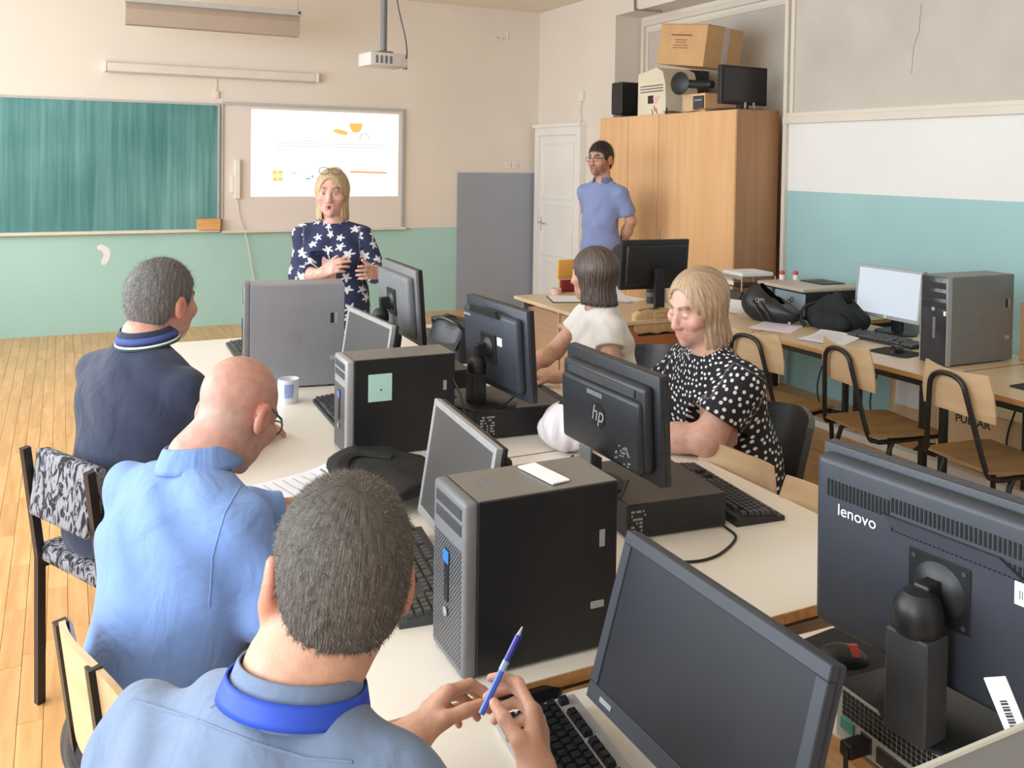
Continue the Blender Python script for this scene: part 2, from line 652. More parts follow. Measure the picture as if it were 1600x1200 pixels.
flat('orange_badge', [(.65, .875), (.74, .875), (.735, .81), (.715, .77), (.675, .765), (.655, .81)], E_O)
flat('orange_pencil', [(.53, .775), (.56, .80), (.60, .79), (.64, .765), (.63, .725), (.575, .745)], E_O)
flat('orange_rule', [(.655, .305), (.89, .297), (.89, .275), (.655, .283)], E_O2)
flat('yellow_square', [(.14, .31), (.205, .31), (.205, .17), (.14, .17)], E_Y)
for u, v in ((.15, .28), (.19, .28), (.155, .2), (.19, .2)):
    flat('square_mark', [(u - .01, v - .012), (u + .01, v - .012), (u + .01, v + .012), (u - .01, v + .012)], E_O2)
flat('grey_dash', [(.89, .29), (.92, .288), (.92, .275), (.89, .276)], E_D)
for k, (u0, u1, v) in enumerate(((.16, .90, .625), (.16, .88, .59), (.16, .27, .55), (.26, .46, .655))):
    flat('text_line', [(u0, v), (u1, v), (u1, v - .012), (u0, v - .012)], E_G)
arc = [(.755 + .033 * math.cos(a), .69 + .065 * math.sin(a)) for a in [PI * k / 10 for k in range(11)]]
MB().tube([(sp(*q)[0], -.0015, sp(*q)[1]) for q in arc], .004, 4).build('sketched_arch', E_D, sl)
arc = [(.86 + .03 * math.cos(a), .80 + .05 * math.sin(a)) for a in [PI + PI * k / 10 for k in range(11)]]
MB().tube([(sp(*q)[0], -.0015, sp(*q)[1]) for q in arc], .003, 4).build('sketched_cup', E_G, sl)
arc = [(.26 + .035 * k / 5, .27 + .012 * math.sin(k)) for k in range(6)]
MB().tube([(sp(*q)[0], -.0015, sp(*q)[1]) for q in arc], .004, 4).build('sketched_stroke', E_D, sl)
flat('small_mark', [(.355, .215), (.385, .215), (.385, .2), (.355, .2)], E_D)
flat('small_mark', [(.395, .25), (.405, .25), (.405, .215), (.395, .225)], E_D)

# rolled projection screen case
ps = thing('projection_screen_case', 'long ivory rolled projection screen case above the boards', 'projection screen', (1.375, BY, 2.50))
MB().box(-1.0, 1.0, -.085, -.005, 0, .085, .012).build('case', M_TRIM, ps)
for x in (-1.03, 1.0):
    MB().box(x, x + .03, -.09, 0, -.005, .092, .006).build('end_cap', M_WPLAS, ps)
MB().box(-.98, .98, -.06, -.03, -.012, .002).build('weight_bar', M_ALU, ps)
tag(MB().box(-.02, .02, -.03, 0, -.02, .05, .004).tube([(0, -.01, .05), (0, -.01, .17)], .004).build('wall_hook', M_TRIM), 'small ivory hook plate on wall below the screen case', 'hook').location = (1.385, BY, 2.31)
# pointer cradle on the whiteboard
pc = thing('pointer_cradle', 'slim white plastic device with cord fixed to the whiteboard edge', 'remote', (1.585, BY - .02, 1.28))
MB().box(-.028, .028, -.05, 0, 0, .4, .008).build('case', M_WPLAS, pc)
MB().box(-.065, -.03, -.03, 0, .06, .24, .006).build('clip', M_WPLAS, pc)
MB().tube(smooth_path([(0, -.02, 0), (.03, -.03, -.2), (.1, -.035, -.42), (.16, -.02, -.75), (.22, -.02, -1.1), (.23, -.02, -1.27)]), .006, 6).build('cord', M_TRIM, pc, True)
# strip light for the board
ll = thing('board_light', 'grey fluorescent strip light hung in front of the chalkboard', 'lamp', (1.24, 8.6, 2.84))
mb = MB()
mb.poly([(-.06, 0), (.06, 0), (.075, .11), (.06, .2), (-.04, .2), (-.075, .13)], 1.5, Matrix(((0, 0, 1, -.75), (1, 0, 0, 0), (0, 1, 0, 0), (0, 0, 0, 1))))
mb.build('housing', mat('lamp_housing_grey', s2l(178, 160, 144), .5, var=.03), ll)
MB().box(-.76, .76, -.08, -.02, .19, .235, .004).build('top_rail', M_ALU, ll)
for x in (-.7, .74):
    MB().tube([(x, 0, .2), (x, 0, .61)], .006).build('hanger', M_ALU, ll)
    MB().lathe([(0, 0), (.012, 0), (.012, .012), (0, .012)], 10, rot(PI / 2, 0, 0, (x, -.075, .215))).build('screw', M_BLACKM, ll)
# projector
pj = thing('projector', 'white projector on a grey ceiling pole', 'projector', (2.28, 6.93, 2.43), math.radians(8))
MB().box(-.165, .165, -.11, .12, 0, .105, .012).build('case', mat('projector_white', s2l(214, 208, 204), .45, var=.02), pj, True)
MB().lathe([(.0, 0), (.035, 0), (.035, .03), (0, .03)], 16, rot(-PI / 2, 0, 0, (.08, .115, .05))).build('lens', M_BLACK, pj, True)
MB().tube([(0, 0, .105), (0, 0, 1.02)], .026, 10).build('pole', M_MGREY, pj, True)
MB().box(-.06, .06, -.05, .05, .1, .125, .004).build('mount_plate', M_MGREY, pj)
for x in (-.12, -.08, -.04, 0):
    MB().box(x, x + .02, -.113, -.105, .02, .08).build('vent_slot', M_MGREY, pj)
MB().tube(smooth_path([(.02, -.03, 1.02), (.04, -.05, .85), (.09, -.06, .5), (.15, -.07, .26), (.155, -.1, .13), (.14, -.115, .07)]), .006, 6).build('cable', M_DGREY, pj, True)
MB().lathe([(0, -.012), (.02, -.012), (.02, 0), (0, 0)], 12, rot(0, 0, 0, (.15, -.08, .0))).build('foot', M_MGREY, pj)
# sockets and a hook on the front wall
for x in (4.655, 4.745):
    s = thing('wall_socket', 'white socket plate above the grey panel on front wall', 'socket', (x, BY, 1.66), group='socket pair above the grey panel')
    MB().box(-.04, .04, -.012, 0, -.04, .04, .004).build('plate', M_WPLAS, s)
    MB().lathe([(0, 0), (.022, 0), (.022, .004), (0, .004)], 14, rot(PI / 2, 0, 0, (0, -.012, 0))).build('outlet', M_TRIM, s)
c = aty(778, 56, BY)
s = thing('ceiling_hook', 'small white curved hook high on the front wall', 'hook', c)
MB().tube([(.05 * math.cos(a), -.02, .05 * math.sin(a)) for a in [-.2 - .32 * k for k in range(9)]], .007, 6).build('curl', M_WPLAS, s, True)
MB().box(.11, .125, -.015, 0, -.03, .05, .002).build('clip', M_WPLAS, s)
# call unit on the side wall
c = atx(911, 150, RX1)
s = thing('wall_intercom', 'small white intercom handset on side wall above the door', 'intercom', c)
MB().box(-.035, 0, -.04, .04, -.06, .06, .006).build('case', M_WPLAS, s)
MB().tube(smooth_path([(-.02, 0, -.06), (-.02, .02, -.15), (-.012, .01, -.24), (-.012, .03, -.32)]), .006, 6).build('cord', M_TRIM, s, True)
# conduit at the niche corner
p = [atx(992, -30, RX1 - .02), atx(992, 15, RX1 - .02), atx(1034, 18, RX1 + .12)]
tag(MB().tube(p, .012, 6).build('conduit', M_MGREY, None, True), 'thin grey conduit bent into the niche above the cupboard', 'pipe')

# ------------------------------------------------------------------ furniture
T = 0.72          # height of the desk tops
TN = 0.70         # the two desks close to the camera stand a little lower
M_LAM = mat('cream_laminate', s2l(240, 233, 222), 0.28, var=0.02, scale=3)
M_EDGE = wood('beech_edge', s2l(206, 158, 104), s2l(178, 128, 78), axis=1)
M_BEECH = wood('beech_desk_top', s2l(226, 204, 172), s2l(214, 188, 152), axis=1, rough=.3)
M_PLY = wood('plywood_shell', s2l(218, 190, 154), s2l(200, 168, 128), axis=0, rough=.38, scale=2)
M_PLYS = wood('worn_plywood_seat', s2l(170, 136, 92), s2l(140, 108, 70), axis=1, rough=.4, scale=2)
M_CAB = wood('cupboard_veneer', s2l(238, 192, 142), s2l(228, 176, 122), axis=2, rough=.38, scale=1.2)
M_BROWN = wood('brown_veneer', s2l(190, 124, 82), s2l(172, 106, 66), axis=0, rough=.4, scale=1.2)


def table(name, label, x0, x1, y0, y1, z, rz=0, top=None, edge=None, group=None, legm=None):
    cx, cy = (x0 + x1) / 2, (y0 + y1) / 2
    w, d = (x1 - x0) / 2, (y1 - y0) / 2
    t = thing(name, label, 'table', (cx, cy, 0), rz, group)
    MB().box(-w + .003, w - .003, -d + .003, d - .003, z - .024, z).build('tabletop', top or M_LAM, t)
    e = MB()
    e.box(-w, w, -d, -d + .003, z - .024, z - .0006).box(-w, w, d - .003, d, z - .024, z - .0006)
    e.box(-w, -w + .003, -d + .003, d - .003, z - .024, z - .0006).box(w - .003, w, -d + .003, d - .003, z - .024, z - .0006)
    e.build('edge_band', edge or M_EDGE, t)
    r = MB()
    i = .05
    r.box(-w + i, w - i, -d + i, -d + i + .025, z - .065, z - .024).box(-w + i, w - i, d - i - .025, d - i, z - .065, z - .024)
    r.box(-w + i, -w + i + .025, -d + i, d - i, z - .065, z - .024).box(w - i - .025, w - i, -d + i, d - i, z - .065, z - .024)
    r.build('frame', legm or M_BLACKM, t)
    for sx in (-1, 1):
        for sy in (-1, 1):
            MB().box(sx * (w - i) - .016, sx * (w - i) + .016, sy * (d - i) - .016, sy * (d - i) + .016, 0, z - .024, .003, 1).build('leg', legm or M_BLACKM, t)
    return t


ROWN = ['in the row with the big black tower', 'in the middle row with the framed monitors', 'in the row that ends before the presenter']
for i, (a, b) in enumerate(((1.485, 2.665), (2.67, 3.855), (3.86, 5.05))):
    table('work_table', 'cream topped table on the seated men side, ' + ROWN[i], .41, 1.157, a, b, T)
    dx = (0, .03, .08)[i]
    table('work_table', 'cream topped table on the seated women side, ' + ROWN[i], 1.162 + dx, 1.91 + dx, a, b, T)
table('work_table', 'lower cream table under the silver edged keyboard', .40, 1.10, .28, 1.465, TN, math.radians(-2))
table('work_table', 'lower cream table under the desktop computer with ball joint monitor', 1.205, 1.93, .25, 1.43, TN, math.radians(-2))
DESKS = ((4.13, 5.3), (2.925, 4.12), (1.72, 2.915))
DN = ('wood topped side desk carrying the printer front papers and handbag', 'wood topped side desk carrying the lit monitor', 'wood topped side desk at whose edge the big grey tower stands')
for (a, b), l in zip(DESKS, DN):
    table('side_desk', l, 3.63, 4.50, a, b, T, 0, M_BEECH, M_EDGE, legm=M_BLACKM)
table('printer_table', 'narrow wood topped table behind the printer desk along the wall', 4.52, 4.98, 4.15, 5.38, T, 0, M_BEECH, M_EDGE)
# teacher desk
td = thing('teacher_desk', 'beech teacher desk with brown front panel and grey metal legs', 'desk', (3.3, 5.3, 0))
MB().box(-.34, .31, -.62, .62, T - .025, T, .003).build('desk_top', M_BEECH, td)
MB().box(-.27, .3, -.60, -.58, .12, T - .025).build('front_panel', M_BROWN, td)
for x in (-.3, .27):
    for y in (-.5, .52):
        MB().box(x - .02, x + .02, y - .02, y + .02, 0, T - .025, .003).build('leg', M_MGREY, td)
MB().box(-.3, .27, .51, .53, T - .07, T - .025).build('rail', M_MGREY, td)

# cupboard
cx0, cy0, cy1, cz = 4.60, 5.46, 7.41, 2.125
cu = thing('cupboard', 'tall beech veneer cupboard with three doors against the niche', 'cupboard', (cx0, cy0, 0))
MB().box(.02, .43, 0, cy1 - cy0, .06, cz).build('carcass', wood('cupboard_side', s2l(186, 138, 100), s2l(170, 122, 84), axis=2, rough=.42, scale=1.2), cu)
MB().box(.04, .42, .01, cy1 - cy0 - .01, 0, .06).build('plinth', M_BROWN, cu)
for a, b in ((0, 1.0), (1.003, 1.465), (1.468, 1.95)):
    dd = MB().box(0, .019, a + .002, b - .002, .07, cz - .003, .0015, 1).build('door', M_CAB, cu)
    MB().box(-.012, 0, b - .05, b - .04, 1.0, 1.12, .002).build('handle', M_ALU, dd)
MB().box(.25, .256, -.002, 0, .08, cz - .02).build('edge_strip', M_EDGE, cu)


def school_chair(label, loc, rz, group=None):
    t = thing('school_chair', label, 'chair', (*loc, 0), rz, group)

    def seat(u, v):
        x, y = (u - .5), (v - .5)
        s = 1 - .12 * max(0, -y * 2) ** 2
        z = .452 - .018 * math.cos(y * 3.0) * math.cos(x * 2.6) - .05 * max(0, y - .33) ** 1 + .012 * max(0, -y - .3)
        return Vector((x * .40 * s, y * .40, z))
    m = MB().quadgrid(seat, 10, 10)
    bmesh.ops.solidify(m.bm, geom=list(m.bm.faces), thickness=-.012)
    m.build('seat', M_PLYS, t, True)

    def back(u, v):
        x = u - .5
        w = .39 - .10 * max(0, v - .35) ** 1.2 - .03 * max(0, .3 - v)
        return Vector((x * w, -.215 - .02 * v + .10 * x * x * 1.4, .672 + .175 * v - .01 * abs(x) * 2 * (1 if v < .5 else -1)))
    m = MB().quadgrid(back, 12, 6)
    bmesh.ops.solidify(m.bm, geom=list(m.bm.faces), thickness=-.011)
    m.build('backrest', M_PLY, t, True)
    r = .0115
    arch = [(.17, .17, .43), (.175, -.1, .425), (.172, -.165, .432), (.16, -.2, .47), (.105, -.246, .74), (.085, -.252, .80), (.05, -.254, .825), (0, -.254, .832)]
    arch = arch + [(-x, y, z) for x, y, z in arch[-2::-1]]
    MB().tube(smooth_path(arch, 4), r, 8).build('back_frame', M_BLACKM, t, True)
    for s in (-1, 1):
        MB().tube(smooth_path([(s * .17, .17, .43), (s * .18, .2, .40), (s * .19, .215, 0.0)], 4), r, 8).build('leg', M_BLACKM, t, True)
        MB().tube(smooth_path([(s * .172, -.02, .425), (s * .178, -.09, .39), (s * .19, -.19, 0.0)], 4), r, 8).build('leg', M_BLACKM, t, True)
    return t


R = math.radians
school_chair('plywood school chair at the desk with printed papers', (3.37, 3.62), R(-90 + 7))
school_chair('plywood school chair pushed under the lit monitor desk', (3.56, 3.12), R(-90 - 10))
school_chair('plywood school chair in front of the big grey tower', (3.60, 2.56), R(-90 - 8))
school_chair('plywood chair tucked under the table beside the polka dot blouse', (1.735, 2.225), R(90 + 4)).scale = (.9, .9, .92)
school_chair('plywood chair tucked in beside the ball joint monitor', (1.735, 1.85), R(90 + 3)).scale = (.9, .9, .92)


def post_chair(name, label, loc, rz, backm, seatm, fabric, pw=.18):
    t = thing(name, label, 'chair', (*loc, 0), rz)
    w = .18
    for s in (-1, 1):
        MB().tube([(s * pw, -.20, 0), (s * pw, -.20, .46), (s * pw, -.245, .81)], .017, 4).build('back_post', M_BLACKM, t)
        MB().tube([(s * w, .19, 0), (s * w, .19, .44)], .015, 4).build('leg', M_BLACKM, t)
        MB().tube([(s * w, -.2, .435), (s * w, .19, .435)], .013, 4).build('side_rail', M_BLACKM, t)
    if fabric:
        MB().box(-.2, .2, -.2, .22, .44, .50, .02, 3).build('seat', seatm, t, True)
        MB().box(-.165, .165, -.03, .015, 0, .20, .014, 3, rot(-.13, 0, 0, (0, -.218, .605))).build('backrest', backm, t, True)
    else:
        MB().box(-.2, .2, -.19, .22, .445, .462, .006, 2).build('seat', seatm, t, True)

        def back(u, v):
            x = u - .5
            return Vector((x * .40, -.222 - .028 * v + .22 * x * x, .60 + .22 * v - .14 * abs(x) ** 3 * 4 * v))
        m = MB().quadgrid(back, 14, 6)
        bmesh.ops.solidify(m.bm, geom=list(m.bm.faces), thickness=-.012)
        m.build('backrest', backm, t, True)
    return t


# grey and black scribbled upholstery
m = bpy.data.materials.new('scribble_fabric')
m.use_nodes = True
nt = m.node_tree
b = nt.nodes['Principled BSDF']
b.inputs['Roughness'].default_value = .9
tc = nt.nodes.new('ShaderNodeTexCoord')
mp = nt.nodes.new('ShaderNodeMapping')
mp.inputs['Scale'].default_value = (1, 1, .45)
nz = nt.nodes.new('ShaderNodeTexNoise')
nz.inputs['Scale'].default_value = 34
nz.inputs['Detail'].default_value = 3
nz.inputs['Distortion'].default_value = 2.2
rp = nt.nodes.new('ShaderNodeValToRGB')
rp.color_ramp.elements[0].position = .45
rp.color_ramp.elements[0].color = (*s2l(28, 28, 34), 1)
rp.color_ramp.elements[1].position = .53
rp.color_ramp.elements[1].color = (*s2l(142, 142, 150), 1)
nt.links.new(tc.outputs['Object'], mp.inputs[0])
nt.links.new(mp.outputs[0], nz.inputs['Vector'])
nt.links.new(nz.outputs['Fac'], rp.inputs[0])
nt.links.new(rp.outputs[0], b.inputs['Base Color'])
M_SCRIB = m
post_chair('upholstered_chair', 'black framed chair with grey scribble pattern upholstery', (.20, 3.06), R(-62), M_SCRIB, M_SCRIB, True)
post_chair('plywood_post_chair', 'plywood backed chair with flat black posts behind the bald man', (.26, 1.875), R(-75), M_PLY, M_PLYS, False, .10)
post_chair('plywood_post_chair', 'plywood chair under the man with the blue lanyard', (.02, .90), R(-55), M_PLY, M_PLYS, False, .10)
M_LEATHER = mat('black_leatherette', (.016, .016, .018), .38, var=.15, scale=25, bump=.12, bscale=90)


def shell_chair(label, loc, rz, top=.80):
    t = thing('shell_chair', label, 'chair', (*loc, 0), rz)
    MB().box(-.22, .22, -.2, .22, .42, .48, .025, 3).build('seat', M_LEATHER, t, True)

    def back(u, v):
        x = u - .5
        return Vector((x * (.44 - .06 * v), -.2 - .09 * v + .32 * x * x, .44 + (top - .44) * v - .05 * abs(x) * v))
    m = MB().quadgrid(back, 12, 8)
    bmesh.ops.solidify(m.bm, geom=list(m.bm.faces), thickness=-.022)
    m.build('backrest', M_LEATHER, t, True)
    for sx in (-1, 1):
        for sy, y0 in ((-1, -.17), (1, .17)):
            MB().tube([(sx * .17, y0, .43), (sx * .2, y0 * 1.25, 0)], .014, 8).build('leg', M_BLACKM, t, True)
    return t


shell_chair('black padded chair under the woman in polka dots', (2.20, 2.62), R(76))
shell_chair('black padded chair under the woman in the white blouse', (2.42, 3.66), R(90))

# ------------------------------------------------------------------ computers
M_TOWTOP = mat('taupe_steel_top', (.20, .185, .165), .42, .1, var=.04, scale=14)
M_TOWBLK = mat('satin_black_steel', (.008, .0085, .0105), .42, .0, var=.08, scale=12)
M_TOWGRY = mat('grey_steel_case', (.20, .20, .205), .42, .2, var=.04, scale=14)
M_TOWSIL = mat('silver_steel_case', (.28, .28, .31), .4, .25, var=.03, scale=14)


def grille(name, c1, c2, sc):
    if name in MATS:
        return MATS[name]
    m = mat(name, c1, .4, var=.01)
    nt = m.node_tree
    b = nt.nodes['Principled BSDF']
    tc = nt.nodes.new('ShaderNodeTexCoord')
    ck = nt.nodes.new('ShaderNodeTexChecker')
    ck.inputs['Scale'].default_value = sc
    ck.inputs['Color1'].default_value = (*c1, 1)
    ck.inputs['Color2'].default_value = (*c2, 1)
    nt.links.new(tc.outputs['Object'], ck.inputs['Vector'])
    nt.links.new(ck.outputs['Color'], b.inputs['Base Color'])
    return m


M_GRILLE = grille('perforated_bezel', (.16, .16, .17), (.012, .012, .014), 210)


def tower(label, x, y, yaw, w, d, h, body, top, frontm, z=T, style='mesh', flip=False):
    """front bezel faces local -x; length d along +x, width w along +y"""
    t = thing('computer_tower', label, 'computer', (x, y, z), yaw)
    MB().box(.028, d, 0, w, .008, h - .002, .002, 1).build('case', body, t)
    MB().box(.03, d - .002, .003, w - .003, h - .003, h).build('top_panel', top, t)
    for px_ in (.06, d - .06):
        for py_ in (.03, w - .03):
            MB().lathe([(0, 0), (.012, 0), (.012, .009), (0, .009)], 10, Matrix.Translation((px_, py_, 0))).build('foot', M_BLACK, t)
    if style == 'mesh':
        fb = MB().box(0, .03, 0, w, .004, h, .009, 3).build('front_bezel', frontm, t, True)
        MB().box(-.001, .004, .012, w - .012, .02, h * .72, .001, 1).build('grille', M_GRILLE, fb)
        for k in range(2):
            MB().box(-.002, .003, .014, w - .02, h * (.955 - .09 * k) - .022, h * (.955 - .09 * k), .001, 1).build('drive_bay', M_DGREY, fb)
        MB().box(-.004, .002, w * .44, w * .56, h * .36, h * .66, .001, 1).build('port_strip', M_BLACK, fb)
        MB().box(-.005, -.003, w * .42, w * .58, h * .585, h * .655).build('blue_sticker', mat('blue_sticker', s2l(60, 130, 200), .3), fb)
        MB().lathe([(0, 0), (.009, 0), (.009, .002), (0, .002)], 16, rot(0, -PI / 2, 0, (-.0035, w * .5, h * .3))).build('badge', M_SILVER, fb)
    else:
        fb = MB().box(.004, .03, .004, w - .004, .006, h - .004, .003, 2).build('front_bezel', frontm, t, True)
        for yy in (0, w - .006):
            MB().box(0, .032, yy, yy + .006, .004, h, .002, 1).build('trim_rail', M_SILVER, fb)
        for k in range(3):
            MB().box(.001, .006, .016, w - .016, h * (.93 - .11 * k) - .03, h * (.93 - .11 * k), .001, 1).build('drive_bay', M_BLACK, fb)
        MB().lathe([(0, 0), (.011, 0), (.011, .002), (0, .002)], 16, rot(0, -PI / 2, 0, (.003, w * .52, h * .63))).build('badge', M_SILVER, fb)
        MB().box(.002, .005, w * .44, w * .54, h * .30, h * .54, .001, 1).build('port_strip', M_MGREY, fb)
        MB().box(.002, .004, w * .03 + .006, w * .03 + .02, h * .57, h * .62).build('white_sticker', M_PAPER, fb)
    # grip and lock on the side panel
    MB().box(d - .06, d - .045, -.0012, .001, h * .62, h * .72).build('latch', M_BLACK, t)
    MB().box(d - .042, d - .03, -.0014, .001, h * .62, h * .72).build('latch_plate', M_SILVER, t)
    MB().box(d - .06, d - .03, -.003, .001, h * .26, h * .30, .001, 1).build('lock', M_SILVER, t)
    return t


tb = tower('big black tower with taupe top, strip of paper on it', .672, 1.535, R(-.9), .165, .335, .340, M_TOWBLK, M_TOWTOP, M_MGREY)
tag(MB().box(-.022, .022, -.06, .06, 0, .004, .001, 1).build('paper_strip', M_PAPER), 'folded white paper strip lying on the big black tower', 'paper').matrix_world = rot(0, 0, R(8), atz(849, 741, T + .342))
for k in range(7):
    MB().box(.06 + k * .006, .063 + k * .006, .05, .11 + .01 * (k % 3), .340, .3405).build('scuff', M_MGREY, tb)
t2 = tower('black tower with pale green note on its side', .822, 2.85, R(-1.5), .155, .378, .326, M_TOWBLK, M_TOWTOP, M_SILVER)
nt_ = MB().box(.075, .155, -.002, 0, .185, .275).build('sticky_note', mat('mint_note', s2l(178, 216, 206), .7, var=.03), t2)
MB().box(.115, .121, -.0025, 0, .22, .226).build('printed_mark', M_DGREY, nt_)
tl = tower('silver grey tower on the table before the presenter', .678, 3.885, R(-9.5), .17, .42, .443, M_TOWSIL, M_TOWSIL, M_MGREY)
MB().lathe([(.03, 0), (.034, 0), (.034, .0012), (.03, .0012)], 24, rot(PI / 2, 0, 0, (.21, 0, .22))).build('embossed_ring', M_TOWSIL, tl)
text('embossed_logo', 'hp', .05, M_TOWSIL, tl, rot(PI / 2, 0, 0, (.21, -.0005, .222)), shear=.3)
tr_ = tower('big grey tower with glossy dark front on the side desk', 3.876, 3.012, R(-1.8), .163, .475, .443, M_TOWGRY, M_TOWTOP, mat('glossy_dark_bezel', (.035, .036, .045), .2, var=.05), style='sil')
MB().lathe([(.026, 0), (.028, 0), (.028, .0012), (.026, .0012)], 24, rot(PI / 2, 0, 0, (.25, 0, .22))).build('embossed_ring', M_TOWGRY, tr_)
text('embossed_logo', 'hp', .04, M_TOWGRY, tr_, rot(PI / 2, 0, 0, (.25, -.0005, .222)), shear=.3)
# the tower at the very front of the pupils' table: only its top shows
tn = tower('grey tower with pale rim beside the ball joint monitor', 1.06, .567, R(180.5), .17, .44, .45, M_TOWGRY, M_TOWGRY, M_MGREY, z=TN)
MB().box(.03, .44, -.002, .006, .442, .452, .002, 1).build('pale_rim', mat('pale_rim', s2l(196, 194, 184), .4), tn)


def desktop_pc(label, x, y, yaw, w, d, h, z=T):
    """flat desktop computer, rear (-y side) towards the men; length d along x, w along y"""
    t = thing('desktop_computer', label, 'computer', (x, y, z), yaw)
    MB().box(0, d, 0, w, .006, h, .004, 2).build('case', M_TOWBLK, t)
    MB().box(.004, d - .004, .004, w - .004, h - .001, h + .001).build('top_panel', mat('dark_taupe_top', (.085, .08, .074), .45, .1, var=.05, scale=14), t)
    for px_ in (.04, d - .04):
        for py_ in (.04, w - .04):
            MB().lathe([(0, 0), (.012, 0), (.012, .008), (0, .008)], 10, Matrix.Translation((px_, py_, 0))).build('foot', M_BLACK, t)
    return t


def label_print(par, x0, x1, z0, z1, seed=1):
    """white printed rating label on a side that faces local -y"""
    random.seed(seed)
    m_ = MB()
    nx, nz = 9, 7
    for i in range(nx):
        for j in range(nz):
            if random.random() < .55:
                a, c = x0 + (x1 - x0) * i / nx, z0 + (z1 - z0) * j / nz
                m_.box(a, a + (x1 - x0) / nx * .8, -.0008, .001, c, c + (z1 - z0) / nz * .55)
    stuff(m_.build('rating_print', M_SILVER, par))


pcC = desktop_pc('black desktop computer under the round logo monitor', 1.31, 1.945, R(-6), .34, .30, .093)
label_print(pcC, .012, .055, .012, .082, 3)
pcD = desktop_pc('black desktop computer under the monitor with a white label', 1.29, 2.87, R(-5), .33, .345, .104)
label_print(pcD, .02, .075, .018, .088, 4)
pcE = desktop_pc('black desktop computer under the edge-on monitor by the presenter', 1.22, 3.50, R(-3), .33, .33, .10)

# the near desktop computer shows its rear with vent grid and sockets
t = thing('desktop_computer', 'black desktop computer with mesh vent and coloured sockets showing', 'computer', (1.205, .80, TN), R(-2))
MB().box(0, .36, 0, .345, .006, .10, .003, 2).build('case', M_TOWBLK, t)
rp_ = MB().box(-.003, .001, .004, .341, .008, .098).build('rear_plate', M_ALU, t)
vm_ = MB()
for i in range(26):
    for j in range(5):
        vm_.box(-.0045, -.002, .075 + i * .0098, .0826 + i * .0098, .052 + j * .0088, .0588 + j * .0088)
stuff(vm_.build('vent_grid', M_BLACK, rp_))
for y0, y1, z0, z1, col in ((.30, .33, .028, .048, s2l(70, 160, 140)), (.262, .285, .018, .046, (.02, .02, .02)), (.10, .135, .012, .045, s2l(40, 70, 140)), (.06, .09, .012, .045, s2l(130, 160, 90)), (.15, .25, .015, .042, (.012, .012, .013))):
    MB().box(-.007, -.001, y0, y1, z0, z1, .001, 1).build('socket', mat('socket_%d_%d' % (int(y0 * 1000), int(z1 * 1000)), col, .4), rp_)
MB().tube(smooth_path([(-.012, .275, .03), (-.05, .27, .03), (-.065, .25, -.02), (-.06, .22, -.16), (-.05, .2, -.3)]), .004, 6).build('cable', M_CORD, t, True)
MB().box(-.05, -.006, .262, .288, .018, .042, .004, 2).build('plug', M_BLACK, t)


def monitor(label, c, rz, tilt, w, h, zbase, bodym, screen='off', style='plain', bez=.016, depth=.045, base=(.12, .09), stand=True, ctop=None, mar=.03, bezm=None):
    """front faces local -y; c = panel centre in the world; root on the surface at zbase"""
    n = Vector((math.sin(rz), -math.cos(rz), 0))
    back = -n
    loc = Vector((c[0], c[1], 0)) + back * .06
    t = thing('monitor', label, 'monitor', (loc.x, loc.y, zbase), rz)
    hz = c[2] - zbase
    M = rot(-tilt, 0, 0, (0, -.06, hz))
    p = MB()
    p.box(-w / 2, w / 2, .001, .014, -h / 2, h / 2, .003, 2)
    p.box(-w / 2 + mar * .83, w / 2 - mar * .83, .01, depth, -h / 2 + mar, h / 2 - mar, .014, 3)
    pn = p.build('panel', bodym, t, True, M)
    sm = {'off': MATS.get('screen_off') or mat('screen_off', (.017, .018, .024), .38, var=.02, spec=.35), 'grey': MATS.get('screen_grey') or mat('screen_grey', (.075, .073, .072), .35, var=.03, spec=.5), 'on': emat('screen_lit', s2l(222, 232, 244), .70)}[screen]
    bz = MB()
    for a in ((-w / 2, w / 2, h / 2 - bez, h / 2), (-w / 2, w / 2, -h / 2, -h / 2 + bez * 1.35), (-w / 2, -w / 2 + bez, -h / 2 + bez * 1.35, h / 2 - bez), (w / 2 - bez, w / 2, -h / 2 + bez * 1.35, h / 2 - bez)):
        bz.box(a[0], a[1], -.0165, .001, a[2], a[3], .0015, 1)
    fr = bz.build('bezel', bezm or (bodym if style != 'silver' else M_SILVER), t, False, M)
    MB().box(-w / 2 + bez - .001, w / 2 - bez + .001, -.0135, -.012, -h / 2 + bez * 1.35 - .001, h / 2 - bez + .001).build('screen', sm, t, False, M)
    if stand:
        MB().box(-.035, .035, .0, .03, .01, (hz - .02) if ctop is None else ctop, .004, 2).build('stand_column', M_BLACK, t)
        MB().lathe([(0, 0), (base[0], 0), (base[0], .006), (base[0] * .9, .014), (0, .016)], 32, Matrix.Diagonal((1, base[1] / base[0], 1, 1))).build('stand_base', M_BLACK, t, True)
    return t, M


